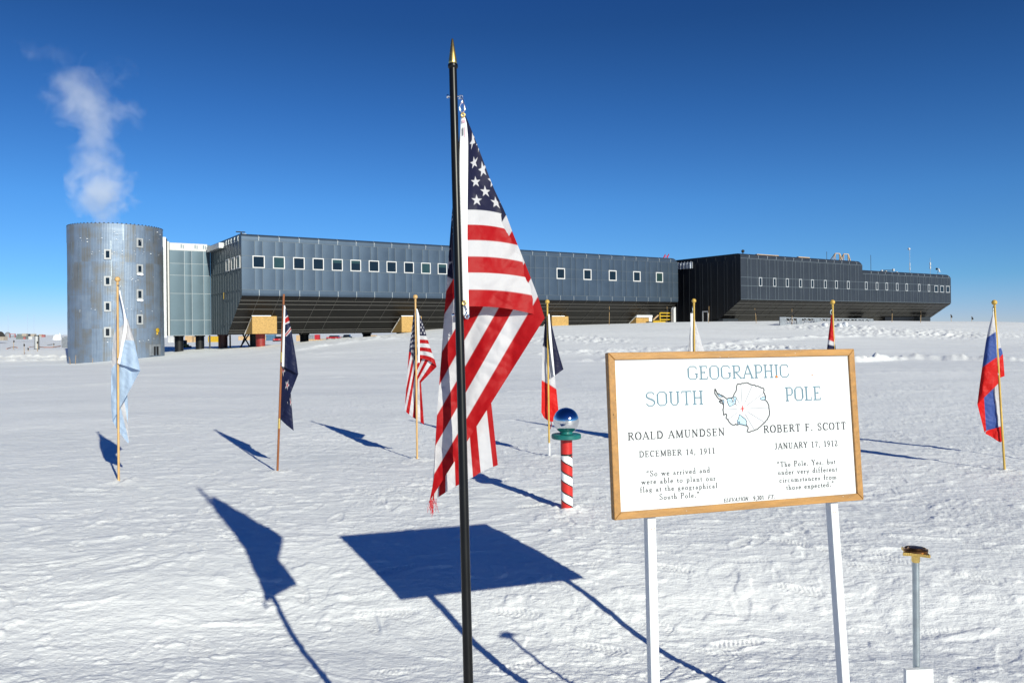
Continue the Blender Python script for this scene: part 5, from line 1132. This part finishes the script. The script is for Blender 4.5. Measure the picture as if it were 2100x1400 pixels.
# white flag and red flag behind the sign
o5, D5, v5, b5 = wooden_pole(1426, 930, 1423, 621, M_POLEY, "yellow wooden pole rising behind the left half of the sign")
fl = flag("flag", "plain white flag seen above the sign's left half", D5, [([(0, [(0, 1420, 642), (.4, 1425, 700), (1, 1428, 770)]), (lambda t: .02+.25*t, [(0, 1425, 655), (.5, 1444, 718), (1, 1462, 775)]), (lerp_t((0, .03), (1, .9)), [(0, 1418.5, 645), (.4, 1413, 700), (1, 1404, 860)]), (1.0, [(0, 1440, 880), (1, 1408, 875)])], [.03, .07, .13])], lambda s, t: np.broadcast_to(WHT3, s.shape+(3,)), (1425, 750), wr=.02, nt=100)
header_tape(fl, D5, [(0, 1416, 642), (.5, 1416.5, 700), (1, 1417, 780)], [(0, 1421, 642), (.5, 1420, 700), (1, 1423, 785)], off=-.01); clip(o5, D5, b5, [(1420, 628), (1420.5, 636), (1419, 643)])
o6, D6, v6, b6 = wooden_pole(1716, 941, 1707.5, 624, M_POLEY, "yellow wooden pole rising behind the right half of the sign")
def nordic(s, t):
    d = np.minimum(np.abs(t-.5)*16, np.abs(s-7/22)*22); c = np.where((d < 2)[..., None], WHT3, np.array([.50, .008, .010])); return np.where((d < 1)[..., None], NAVY, c)
fl = flag("flag", "red flag with a white edged navy stripe, seen above the sign's right half", D6, [([(0, [(0, 1706, 644), (.375, 1710.5, 701), (1, 1714, 775)]), (lambda t: .02+.2*t, [(0, 1704.5, 644), (.375, 1698, 696), (1, 1688, 800)]), (lerp_t((0, .03), (1, .8)), [(0, 1708, 646), (.5, 1716, 740), (1, 1726, 840)]), (1.0, [(0, 1700, 880), (1, 1712, 880)])], [-.03, .04, .1])], nordic, (1708, 760), wr=.02, nt=110)
clip(o6, D6, b6, [(1706.5, 634), (1703, 638), (1703, 642), (1706, 646)], .006)
# white, blue and red lying bands
o7, D7, v7, b7 = wooden_pole(2060.5, 963, 2039.5, 625, M_POLEY, "leaning yellow wooden pole at the right edge")
k = ((1960, 600), .2857); RB = np.array([.045, .085, .30]); RR_ = np.array([.58, .008, .006])
N_ = [(0, 326, 950), (.33, 308, 968), (.67, 218, 990), (1, 207, 1005)]
fl = flag("flag", "white, blue and red banded flag on the leaning pole at the right edge", D7, [([(0, cr(*k, [(0, 270, 142), (.33, 287, 280), (.67, 297, 464), (1, 306, 652)])), (lambda t: .02+.3*t, cr(*k, [(0, 266, 148), (.1, 250, 200), (.33, 222, 322), (.67, 189, 540), (.9, 165, 715), (1, 155, 800)])),
     (lambda t: .4+.4*t, cr(*k, N_))], [-.06, .05]),
     ([(.9, cr(*k, [(0, 322, 958), (.33, 306, 966), (.67, 222, 990), (1, 214, 1000)]), None, lambda t: .75+.2*t), (1.0, cr(*k, [(0, 334, 1064), (.33, 318, 1072), (.67, 250, 1030), (1, 214, 1012)]))], [.04]),
     ([(.0, cr(*k, [(0, 296, 230), (.33, 304, 400), (.67, 312, 470), (1, 318, 610)])), (.2, cr(*k, [(0, 302, 250), (.33, 326, 395), (.67, 338, 440), (1, 351, 598)]))], [.06])], tri_h(WHT3, RB, RR_), (2050, 800), wr=.016, nt=130)
header_tape(fl, D7, cr(*k, [(0, 266, 130), (.5, 285, 350), (1, 293, 575)]), cr(*k, [(0, 272, 130), (.5, 293, 350), (1, 302, 580)]), off=-.03)
clip(o7, D7, b7, [(2037, 629), (2036, 636), (2037, 642)], .006); clip(o7, D7, b7, [(2043, 764), (2048, 767), (2045, 771)], .006)
# a flag just out of frame whose shadow lies on the snow
px8, py8 = 2190, 951
o8, D8, v8, b8 = wooden_pole(px8, py8, 2180, 612, M_POLEY, "wooden flagpole just beyond the right edge, seen by its shadow")
flag("flag", "flag just beyond the right edge, seen by its shadow", D8, [([(0, [(0, 2180, 640), (1, 2184, 760)]), (lambda t: .02+.2*t, [(0, 2179, 645), (1, 2160, 770)]), (1.0, [(0, 2190, 860), (1, 2168, 850)])], [-.02, .05])], lambda s, t: np.broadcast_to(BLUE, s.shape+(3,)), (2180, 760), wr=.02, nt=60)

# ------------------------------------------------------------------ ceremonial striped marker
gm = ground_at(1163, 1049); DM = gm.y
mk = thing("striped_marker", gm, 0, "red and white striped post topped by a mirrored ball on a teal disc", "pole marker")
MPX = F/DM
zc = P(1164, 862, DM).z - gm.z; rB = 26.6/MPX; zd = P(1164, 893.5, DM).z - gm.z; rP = 12.1/MPX
def stripe_material():
    m = bpy.data.materials.new("spiral stripes"); m.use_nodes = True; N = m.node_tree.nodes; L = m.node_tree.links; b = N["Principled BSDF"]
    co = N.new("ShaderNodeTexCoord"); s = N.new("ShaderNodeSeparateXYZ"); L.new(co.outputs["Object"], s.inputs[0])
    def mth(op, a, b2=None):
        n = N.new("ShaderNodeMath"); n.operation = op
        for k, x in enumerate((a, b2)):
            if x is None: continue
            if isinstance(x, (int, float)): n.inputs[k].default_value = x
            else: L.new(x, n.inputs[k])
        return n.outputs[0]
    nz = N.new("ShaderNodeTexNoise"); nz.inputs["Scale"].default_value = 40; L.new(co.outputs["Object"], nz.inputs["Vector"])
    ang = mth('DIVIDE', mth('ARCTAN2', s.outputs[1], s.outputs[0]), 2*math.pi)
    ph = mth('FRACT', mth('ADD', mth('ADD', mth('DIVIDE', s.outputs[2], .181), ang), mth('ADD', mth('MULTIPLY', nz.outputs["Fac"], .03), 10.33)))
    rp = N.new("ShaderNodeValToRGB"); rp.color_ramp.interpolation = 'CONSTANT'; e = rp.color_ramp.elements
    e[0].position = 0; e[0].color = (.55, .018, .012, 1); e[1].position = .52; e[1].color = (.80, .80, .80, 1)
    k = e.new(.455); k.color = (.01, .01, .01, 1); k = e.new(.925); k.color = (.01, .01, .01, 1)
    L.new(ph, rp.inputs[0])
    top = mth('GREATER_THAN', s.outputs[2], zd - 36/MPX); blk = mth('GREATER_THAN', s.outputs[2], zd - 39.5/MPX)
    m1 = N.new("ShaderNodeMixRGB"); L.new(blk, m1.inputs[0]); L.new(rp.outputs[0], m1.inputs[1]); m1.inputs[2].default_value = (.01, .01, .01, 1)
    m2 = N.new("ShaderNodeMixRGB"); L.new(top, m2.inputs[0]); L.new(m1.outputs[0], m2.inputs[1]); m2.inputs[2].default_value = (.50, .016, .012, 1)
    L.new(m2.outputs[0], b.inputs["Base Color"]); b.inputs["Roughness"].default_value = .42
    n2 = N.new("ShaderNodeTexNoise"); n2.inputs["Scale"].default_value = 15; L.new(co.outputs["Object"], n2.inputs["Vector"]); bp = N.new("ShaderNodeBump"); bp.inputs["Distance"].default_value = .003; L.new(n2.outputs["Fac"], bp.inputs["Height"]); L.new(bp.outputs[0], b.inputs["Normal"])
    return m
m = MB(); m.tube([(0, 0, -.3), (0, 0, zd-.015)], rP, 40); m.build("post", stripe_material(), mk, smooth='auto')
m = MB(); rd_ = 30.5/MPX; m.lathe([(.01, -.022), (rd_-.006, -.022), (rd_, -.016), (rd_, .012), (rd_-.006, .018), (.01, .018)], (0, 0, zd), 48); m.build("disc", M_TEAL, mk, smooth='auto')
m = MB(); m.lathe([(.05, .018), (.062, .022), (.055, .035), (.045, .04)], (0, 0, zd), 32); m.build("ball_seat", M_TEAL, mk, smooth='auto')
m = MB(); m.ball((0, 0, zc), rB, 64); m.build("mirror_ball", M_MIRROR, mk, smooth=True)

# ------------------------------------------------------------------ survey marker at the right
DS = 2.44; sb = P(1881, 1700, DS); sb.z = 0
sv = thing("survey_marker", sb, 0, "thin steel survey rod capped by a brass star shaped medallion, lower right", "survey marker")
def sp(x, y, d=0): return P(x, y, DS+d) - sb
m = MB(); m.tube([(sp(1884, 1600).x, 0, -.15), sp(1879.5, 1372), sp(1878, 1150)], .0100, 22); m.build("rod", M_STEEL, sv, smooth='auto')
m = MB(); c = sp(1878, 1150); m.lathe([(.0102, -.003), (.0120, .0), (.0120, .012), (.0150, .018), (.022, .022), (.0, .024)], c, 24); m.build("socket", M_BRASS, sv, smooth='auto')
m = MB(); pts = []
for i in range(8):
    a = R(22 + 45*i); r = .053 if i % 2 == 0 else .030; pts.append((c.x + r*math.cos(a), c.y + r*math.sin(a), c.z + .0225))
m.prism(pts, (0, 0, .0095)); m.build("star_plate", M_BRASS, sv, bevel=.0012)
m = MB()
for i in range(8):
    a0, a1 = R(22 + 45*i), R(22+45*(i+1)); r0 = .053 if i % 2 == 0 else .030; r1 = .030 if i % 2 == 0 else .053
    for q in np.linspace(.1, .9, 7):
        x = (r0*math.cos(a0)*(1-q) + r1*math.cos(a1)*q)*1.005; y = (r0*math.sin(a0)*(1-q) + r1*math.sin(a1)*q)*1.005
        m.tube([(c.x+x, c.y+y, c.z+.0235), (c.x+x, c.y+y, c.z+.0315)], .0012, 5)
m.build("reeded_edge", M_BRASS, sv)
m = MB(); m.lathe([(.035, .032), (.035, .037), (.031, .0405), (.028, .037), (.025, .0375), (.020, .043), (.0, .045)], c, 32); m.build("medallion", mat("dark bronze", (.16, .075, .03), .35, .9, .4, 120, .0006, 220), sv, smooth='auto')
st = thing("wooden_stake", P(1886, 1700, DS-.02), 0, "white painted stake top at the foot of the survey rod, lower right corner", "stake")
st.location.z = 0; so = st.location
m = MB(); q = [P(1858, 1373.5, DS-.03), P(1914.5, 1371, DS-.03), P(1921, 1720, DS-.03), P(1862, 1720, DS-.03)]; m.prism([p - so for p in q], (0, .018, 0)); m.build("board", M_PAINTW, st, bevel=.002)

# ------------------------------------------------------------------ marker stakes with black pennants
def bamboo(pb, pt, flagy, label, side=1, D=None, w=3.2, pale=False):
    g = ground_at(pb[0], pb[1]) if D is None else P(pb[0], pb[1], D); D = g.y
    o = thing("marker_stake", g, 0, label, "marker stake", "bamboo marker stakes with black pennants")
    t = P(*pt, D) - g; r = max(.02, .50*D/F)
    m = MB(); m.tube([(0, 0, -.4), t*.5 + Vector((.02, 0, 0)), t], [r, r*.9, r*.7], 7); m.build("cane", M_BAMBOO, o, smooth=True)
    if flagy:
        y0, y1 = flagy; f0 = (pb[1]-y0)/(pb[1]-pt[1]); f1 = (pb[1]-y1)/(pb[1]-pt[1]); a, b = t*f0, t*f1; w_ = w*D/F*side
        m = MB(); k = 8; vs = []
        for i in range(k+1):
            for j in range(5):
                q = i/k; e = j/4; p = a*(1-q) + b*q + Vector((w_*e*(.55+.45*math.sin(3*q)), -.05*math.sin(5*e+3*q) - .03, -.25*e*abs(w_))); vs.append(p)
        m.add(vs, [(i*5+j, i*5+j+1, (i+1)*5+j+1, (i+1)*5+j) for i in range(k) for j in range(4)]); m.build("pennant", M_DARKFLAG, o, smooth=True)
    return o
B_ = bamboo
B_((1249, 665.5), (1249.5, 628), (635, 641), "marker stake standing alone under the near pod's sloping belly", 1, w=1.5)
B_((1367, 662), (1368, 629), (633, 640), "marker stake in front of the yellow timber steps")
B_((1452.5, 662.5), (1454, 628), (634, 642), "marker stake against the black end wall", -1, w=2)
B_((1551, 663), (1548, 632), (635, 643), "marker stake left of the grey truss section")
B_((1624, 665), (1624, 633), (639, 649), "marker stake just in front of the truss section", 1, w=4)
B_((1773, 655.5), (1774, 632), (634, 640), "marker stake above the truss section's right end", -1, w=1.5)
B_((1829, 660.5), (1829.5, 635), (636, 643), "marker stake right of the grey truss section", -1, w=1.5)
B_((1887.5, 662.5), (1888.5, 638), (639, 646), "marker stake nearest the right end of the charcoal pod", 1, w=2)
B_((1951, 666.5), (1949.5, 644), (644.5, 651), "marker stake against the sky just right of the charcoal pod", 1, w=3, D=115)
B_((1993, 668.5), (1992.5, 648), (649, 655), "marker stake in the gap between the charcoal pod and the rightmost flag", 1, w=3.4, D=120)
B_((2087, 671), (2087.5, 666), (666, 671), "farthest marker stake, at the right edge of the skyline", 1, w=3.0, D=160)
B_((27.5, 718), (28, 697), (697.5, 702), "marker stake at the far left, leftmost of four", 1, w=2.6)
B_((49.5, 727), (49, 704), (704.5, 710.5), "marker stake at the far left with a tall thin cane", 1, w=2.5)
B_((57.5, 720), (57, 712), (712.5, 718), "short marker stake left of the white drum column", 1, w=2.5)
B_((76.5, 720.5), (76, 699), (699.5, 705), "marker stake right in front of the white drum column", 1, w=2.5)
B_((110, 712), (110, 703), (703.5, 708), "marker stake beside the sled at the far left", 1, w=2)
for k_, (b, t) in enumerate((((144.5, 745.5), (141.5, 731)), ((154, 744.5), (155.5, 728)), ((189, 742), (190.5, 734)))):
    B_(b, t, None, ("leftmost bare cane leaning on the tower's foot", "middle bare cane at the tower's foot", "shortest bare cane at the tower's foot, nearest the light blue flag")[k_], D=67.6)

# ------------------------------------------------------------------ things round the station
def at_ground(px, py, D=None):
    if D is None: return ground_at(px, py)
    p = P(px, py, D); return p
# timber steps and white post near the pods' gap
c0 = A1.face(1345, 663, -.5); 
sp_ = thing("timber_steps", (*(A1.o + A1.face(1347, 660, 0)[0]*A1.e), 1.9), ANG, "yellow timber railing and steps at the snow line between the pods", "steps")
def spx(x, y): u, z = A1.face(x, y, 0); return (u - A1.face(1347, 660, 0)[0], 0, z-1.9)
m = MB()
for a, b in (((1353.5, 641.5), (1380, 642)), ((1352.5, 648), (1380, 648)), ((1354, 655), (1380, 655))): m.bar(spx(*a), spx(*b), .13)
m.bar(spx(1353.5, 664), spx(1353, 641), .12); m.bar(spx(1379.5, 664), spx(1379.5, 641), .12); m.build("railing", M_YEL, sp_)
m = MB(); m.bar(spx(1338.5, 660), spx(1364, 659.5), .16); m.bar(spx(1340, 657.3), spx(1352, 657.3), .06); m.build("tread", M_YEL, sp_)
m = MB(); a, b = spx(1351.5, 646), spx(1341, 656); m.bar((a[0], .15, a[2]), (b[0], .15, b[2]), .14); m.build("brace", M_TAN, sp_)
u, z = A1.face(1384, 663, -.8)
wp = thing("white_panel_post", (*(A1.o + u*A1.e - .8*A1.n), z-.5), ANG, "tall white panel standing beside the timber steps", "panel")
z1 = A1.face(1384, 629.5, -.8)[1] - z + .5; m = MB(); m.prism([(-.17, 0, 0), (.19, 0, 0), (.19, 0, z1), (.05, 0, z1), (-.17, 0, z1-.3)], (0, .5, 0)); m.build("sheet", M_WHITE, wp, bevel=.02)
m = MB(); m.box(.19, .1, 0, .33, .6, z1-.1); m.build("frame_edge", M_DKBLUE, wp)
# truss section on the snow
g0 = ground_at(1600, 667.0); TD = g0.y
u0 = (np.array([g0.x, g0.y]) - A2.o) @ A2.e; vt = (np.array([g0.x, g0.y]) - A2.o) @ A2.n
tr = thing("truss_section", (g0.x, g0.y, g0.z+.12), ANG, "long grey lattice truss with square end plates lying half buried in snow", "truss")
def tp(x, y, dv=0): u, z = A2.face(x, y, vt+dv); return (u-u0, dv, z-g0.z)
for x0, x1, y0, y1 in ((1598, 1609.5, 652.3, 667), (1632.5, 1643, 655.3, 669), (1668.5, 1679.5, 655.5, 670), (1780, 1790, 658.3, 669.5)):
    a, b = tp(x0, y1), tp(x1, y0); m = MB(); m.box(a[0], -.12, a[2]-.4, b[0], .0, b[2]); m.build("end_plate", M_GREYPL, tr, bevel=.02)
m = MB(); m.bar(tp(1609.5, 653.8), tp(1790, 656.8), .09); m.bar(tp(1609.5, 653.8, .9), tp(1790, 656.8, .9), .09); m.bar(tp(1606, 667), tp(1786, 670), .09)
xs = np.linspace(1610, 1788, 25)
for i in range(24):
    y = lambda x, b: (654.2 if b else 667.0) + (x-1609.5)*.0167
    m.bar(tp(xs[i], y(xs[i], i % 2 == 0)), tp(xs[i+1], y(xs[i+1], i % 2 == 1)), .07)
    if i % 2: m.bar(tp(xs[i], y(xs[i], True), .9), tp(xs[i+1], y(xs[i+1], False), .9), .06)
m.build("lattice", M_ALU, tr)
for k_, (px, py, w_, h_, lb) in enumerate(((1691, 669, 9, 7, "snow block left of the red flag before the truss"), (1721, 670, 10, 6.5, "broad snow block right of the red flag before the truss"), (1733, 669.6, 8, 9, "tall pointed snow block before the truss"), (1744, 669.6, 6, 3.5, "small snow block at the right of the row before the truss"))):
    g = ground_at(px, py); sc = g.y/F
    o = thing("snow_block", g, 0, lb, "snow block", "snow blocks before the truss"); m = MB(); m.ball((0, 0, h_*sc*.35), 1, 14, (w_*sc*.55, .5, h_*sc*.68))
    m.v = [(x*(1+.12*math.sin(7*z+3*k_)), y, z*(1+.1*math.sin(5*x+k_))) for x, y, z in m.v]; m.build("lump", M_SNOWCAP, o, smooth=True)
# distant camp
def far(px, py, D): p = P(px, py, D); return p, D/F
M_FTAN = mat('haze paled tan', (.36, .31, .26), .8, 0, .15, 3); M_FRED = mat('haze paled red', (.34, .12, .12), .7, 0, .15, 3)  # distance haze and glare put into the colour of the far camp's tan and red
def crate(name, px0, px1, y0, y1, D, mt, label, cat, ribs=3, depth=None):
    p, s_ = far((px0+px1)/2, y1, D); w = (px1-px0)*s_; h = (y1-y0)*s_; d = depth or w*.8
    o = thing(name, (p.x, p.y, p.z), R(random.uniform(-6, 6)), label, cat, "crates and containers at the camp")
    m = MB(); m.box(-w/2, 0, -.3, w/2, d, h); m.build("box_body", mt, o)
    m = MB(); 
    for i in range(ribs+1): x = -w/2 + w*i/ribs; m.box(x-.05*w/ribs, -.06, -.1, x+.05*w/ribs, -.002, h-.04)
    m.box(-w/2, -.05, h-.14*h, w/2, -.003, h-.04*h); m.build("ribs", mt, o); return o
def arch(px0, px1, ytop, ybase, D, mt, label, endmat=None):
    p, s_ = far((px0+px1)/2, ybase, D); r = (px1-px0)/2*s_; h = (ybase-ytop)*s_
    o = thing("arch_hut", p, math.atan2(-p.x, p.y), label, "hut", "arched huts at the camp"); m = MB(); n = 20
    sec = [(r*math.cos(math.pi*i/n), h*math.sin(math.pi*i/n)) for i in range(n+1)]
    m.add([(x, y, z) for y in (0, 9) for x, z in sec], [(i, i+1, n+2+i, n+1+i) for i in range(n)]); m.poly([(x, 9, z) for x, z in sec]); m.build("shell", mt, o, smooth='auto')
    m = MB(); m.poly([(x*.97, .3, z*.97) for x, z in sec]); m.box(-r*.9, .1, -.2, r*.2, .29, h*.4); m.build("end_panel", endmat or M_TAN, o); return o
arch(-7, 9.5, 679.5, 694, 175, M_GREYPL, "half cut off grey arch hut at the left edge", M_RUBBER)
crate("timber_platform", -6, 8, 690, 695, 172, M_FTAN, "tan timber platform before the arch hut at the left edge", "platform")
p, s_ = far(16, 689, 240); dm = thing("dome_hut", p, 0, "small grey dome at the far left", "dome"); m = MB(); m.lathe([(6*s_*math.cos(a), 8.5*s_*math.sin(a)) for a in np.linspace(0, 1.57, 10)], (0, 0, 0), 24); m.build("shell", M_SKIN, dm, smooth=True); m = MB(); m.tube([(0, 0, -.5), (0, 0, .3)], 5.9*s_, 24); m.build("base_ring", M_GREYPL, dm)
p, s_ = far(26, 692, 200); ga = thing("gantry_frame", p, 0, "red square gantry frame at the far left", "gantry"); m = MB(); m.bar((-6*s_, 0, 0), (-6*s_, 0, 7.6*s_), 1.1*s_); m.bar((5*s_, 0, 0), (5*s_, 0, 7.6*s_), 1.6*s_); m.bar((-6.5*s_, 0, 7.4*s_), (5.8*s_, 0, 7.4*s_), 1.3*s_); m.build("frame", M_FRED, ga); m = MB(); m.box(-3.5*s_, .5, 0, 2.8*s_, 1.5, 5*s_); m.build("load", M_ALU, ga)
crate("container", 33, 50, 689, 693, 190, M_CONT, "long grey green container at the far left", "container", 6)
crate("container", 35, 46, 684.5, 689, 230, M_CONT, "smaller grey container behind the long one at the far left", "container", 4)
crate("crate", 45.5, 54, 684, 689.5, 225, M_FTAN, "tan crate behind the grey green container", "crate")
crate("crate", 54, 60, 684.5, 687, 228, M_DKBLUE, "dark crate between the tan crates at the far left", "crate")
crate("crate", 48, 51.5, 690.5, 693, 188, M_FRED, "small red crate at the end of the grey green container", "crate", 2)
crate("crate", 59, 66, 689.5, 693, 192, M_WHITE, "white crate left of the white drum column", "crate", 2)
crate("crate", 63, 71, 684.5, 689.5, 222, M_FTAN, "yellow crate just left of the white drum column", "crate")
crate("crate", 79.5, 86, 685.5, 688.5, 226, M_FTAN, "tan crate just right of the white drum column", "crate")
crate("crate", 85.5, 91, 686, 689, 224, M_FRED, "red crate right of the white drum column", "crate")
for x, yt, lb in ((17, 647, "thin pale mast, leftmost of three at the far left"), (57, 644, "thin pale mast, middle of three at the far left"), (70, 645, "thin pale mast, rightmost of three, above the white drum column")):
    p, s_ = far(x, 690, 420); o = thing("radio_mast", p, 0, lb, "mast", "thin masts at the far left"); h = (690-yt)*s_
    m = MB(); m.tube([(0, 0, 0), (0, 0, h)], .035, 6); m.build("mast_pole", M_ALU, o); m = MB(); m.box(-.3, -.3, -.3, .3, .3, .2); m.build("mast_foot", M_ALU, o)
p = ground_at(75.5, 716.5); s_ = p.y/F; o = thing("drum_column", p, 0, "white and black drum column standing on the snow at the far left", "drum column")
m = MB(); m.tube([(0, 0, -.3), (0, 0, 28.5*s_)], 4.2*s_, 20); m.build("drum", M_GREYFR, o, smooth='auto'); m = MB(); m.tube([(0, 0, 27.4*s_), (0, 0, 29.4*s_)], 4.4*s_, 20); m.tube([(0, 0, -.2), (0, 0, 1.8*s_)], 5.2*s_, 20); m.build("bands", M_DKBLUE, o, smooth='auto')
m = MB(); m.box(-4.6*s_, -1.2*s_, 1*s_, -2.6*s_, 1.2*s_, 27*s_); m.box(2.6*s_, -1.2*s_, 1*s_, 4.6*s_, 1.2*s_, 27*s_); m.build("side_rails", M_RUBBER, o)
p = ground_at(103, 708); s_ = p.y/F; o = thing("cargo_sled", p, 0, "dark low sled on the snow at the far left", "sled"); m = MB(); m.bar((-6.5*s_, 0, .8*s_), (5*s_, 0, 2.2*s_), .9*s_); m.build("deck", M_DKBLUE, o); m = MB(); m.bar((-6*s_, 0, .2*s_), (4*s_, 0, .8*s_), .4*s_); m.build("runner", M_RUBBER, o)
g = ground_at(133, 712.5); s_ = g.y/F; o = thing("grey_shelter", g, 0, "flat grey shelter box peeking out left of the tower", "shelter"); m = MB(); m.box(-6.5*s_, 0, -.3, 9*s_, 4, 19.5*s_); m.build("box_body", M_GREYPL, o); m = MB()
for i in range(5): m.box((-5+i*2.4)*s_, .3, 20.0*s_, (-3.6+i*2.4)*s_, .9, 22.3*s_)
m.box(-8*s_, .2, 19.6*s_, 9*s_, 1.2, 20.4*s_); m.build("roof_items", M_ALU, o)
p, s_ = far(117, 690.5, 260); o = thing("snow_pile", p, 0, "peaked snow pile on the horizon left of the tower", "snow pile"); m = MB(); m.lathe([(9*s_, -1), (6.5*s_, 2.2*s_), (3*s_, 4*s_), (.5, 4.6*s_)], (0, 0, 0), 18); m.tube([(6*s_, 0, 0), (5.6*s_, 0, 7.6*s_)], [1.3*s_, .6*s_], 8); m.build("heap", M_SNOWCAP, o, smooth=True)
o = thing("cord_line", ground_at(30, 716), 0, "thin orange cord sagging over the snow at the far left", "cord"); m = MB(); m.tube([ground_at(x, y) + Vector((0, 0, .12)) - o.location for x, y in ((14, 717), (22, 714.5), (28, 713), (36, 714.5))], .05, 5)
m.tube([ground_at(x, y) + Vector((0, 0, .12)) - o.location for x, y in ((60, 713.8), (72, 711.5), (90, 714), (108, 714), (124, 711))], .05, 5); m.build("cord", M_ROPE, o)
# under and behind the station
DB = 150
crate("crate", 360, 366.5, 693, 700.5, DB, M_TAN, "small tan crate under the corridor beside the tower", "crate", 2)
crate("crate", 345, 357, 690, 703, DB, M_WHITE, "white box under the corridor beside the tower", "crate", 2)
crate("crate", 380, 394, 688.5, 699, DB, M_TAN, "tan crate between the first two corridor columns", "crate")
arch(396.5, 408, 688.5, 702, DB+2, M_GREYPL, "small arch hut under the corridor")
crate("crate", 427, 449, 689.5, 701, DB, M_YEL, "broad yellow crate seen between the corridor columns", "crate", 4)
crate("container", 490, 546, 689, 700, DB+30, M_TAN, "long low pile of tan boxes left of the round red column", "crate", 9, 4)
crate("container", 546, 563, 686, 700, DB+14, M_CBLUE, "blue container right of the round red column", "container", 4)
crate("crate", 608, 616, 687, 702, DB, M_TAN, "narrow tan crate right of the navy flag", "crate", 2)
crate("platform", 616, 700, 695, 699, DB+6, M_TAN, "long tan timber platform far under the near pod", "platform", 12, 4)
crate("container", 617, 648, 686.5, 695, DB+20, M_GREYPL, "dark grey container far under the near pod", "container", 5)
crate("crate", 645.5, 655, 686, 693, DB-2, M_CRED, "red crate left of the second black column", "crate", 2)
crate("crate", 669, 674.5, 695, 700, DB-6, M_CBLUE, "small blue crate right of the second black column", "crate", 2)
crate("crate", 756, 772, 687, 691, DB-10, M_TAN, "flat tan crate on the snow below the second strand board cover", "crate", 4)
def vehicle(px0, px1, y0, y1, D, mt, label, name, cat):
    p, s_ = far((px0+px1)/2, y1, D); w, h = (px1-px0)*s_, (y1-y0)*s_
    o = thing(name, p, 0, label, cat, "vehicles parked beyond the station")
    m = MB(); m.box(-w/2, 0, h*.25, w/2, w*1.6, h*.66); m.build("body", mt, o, bevel=h*.06)
    m = MB(); m.prism([(-w*.42, w*.5, h*.66), (w*.42, w*.5, h*.66), (w*.34, w*.62, h), (-w*.34, w*.62, h)], (0, w*.7, 0)); m.build("cab", M_GLASS, o, bevel=h*.03)
    for sx in (-1, 1):
        m = MB(); m.tube([(sx*w*.36-w*.09, w*.25, h*.18), (sx*w*.36+w*.09, w*.25, h*.18)], h*.22, 16); m.build("wheel", M_RUBBER, o, smooth='auto')
        m = MB(); m.tube([(sx*w*.36-w*.09, w*1.3, h*.18), (sx*w*.36+w*.09, w*1.3, h*.18)], h*.22, 16); m.build("wheel", M_RUBBER, o, smooth='auto')
        m = MB(); m.ball((sx*w*.33, -.01, h*.5), h*.08, 10, (1, .4, 1)); m.build("headlight", M_WHITE, o, smooth=True)
    m = MB(); m.box(-w*.5, -.12, h*.22, w*.5, -.005, h*.34); m.build("bumper", M_RUBBER, o); return o
vehicle(559.5, 575, 690, 702, DB, M_CRED, "red pickup facing us right of the round red column", "pickup_truck", "truck")
vehicle(669, 693, 688, 696.5, DB, M_CRED, "red tracked carrier far under the near pod", "carrier", "truck")
vehicle(700, 717, 686, 698.5, DB-4, M_DKBLUE, "dark loader left of the third black column", "loader", "loader")
def loader(px0, px1, y0, y1):
    g = ground_at((px0+px1)/2, y1) if False else P((px0+px1)/2, y1, 92); s_ = 92/F; w, h = (px1-px0)*s_, (y1-y0)*s_
    o = thing("loader", g, R(70), "yellow loader half hidden behind the first corridor column", "loader", "vehicles parked beyond the station")
    m = MB(); m.box(-w*.45, -w*.25, h*.25, w*.35, w*.25, h*.58); m.build("body", M_YEL, o, bevel=.05)
    m = MB(); m.box(-w*.12, -w*.2, h*.58, w*.2, w*.2, h); m.build("cab", M_DKBLUE, o, bevel=.05)
    for sx in (-.3, .25):
        for sy in (-1, 1): m = MB(); m.tube([(sx*w, sy*w*.25-.1, h*.2), (sx*w, sy*w*.25+.1, h*.2)], h*.22, 18); m.build("wheel", M_RUBBER, o, smooth='auto')
    m = MB(); m.prism([(w*.5, -w*.3, h*.05), (w*.7, -w*.3, h*.02), (w*.55, -w*.3, h*.4)], (0, w*.6, 0)); m.build("bucket", M_RUBBER, o)
    m = MB(); m.bar((w*.2, -.25, h*.5), (w*.52, -.25, h*.25), .12); m.bar((w*.2, .25, h*.5), (w*.52, .25, h*.25), .12); m.build("lift_arm", M_YEL, o)
loader(364, 389, 697.5, 717)
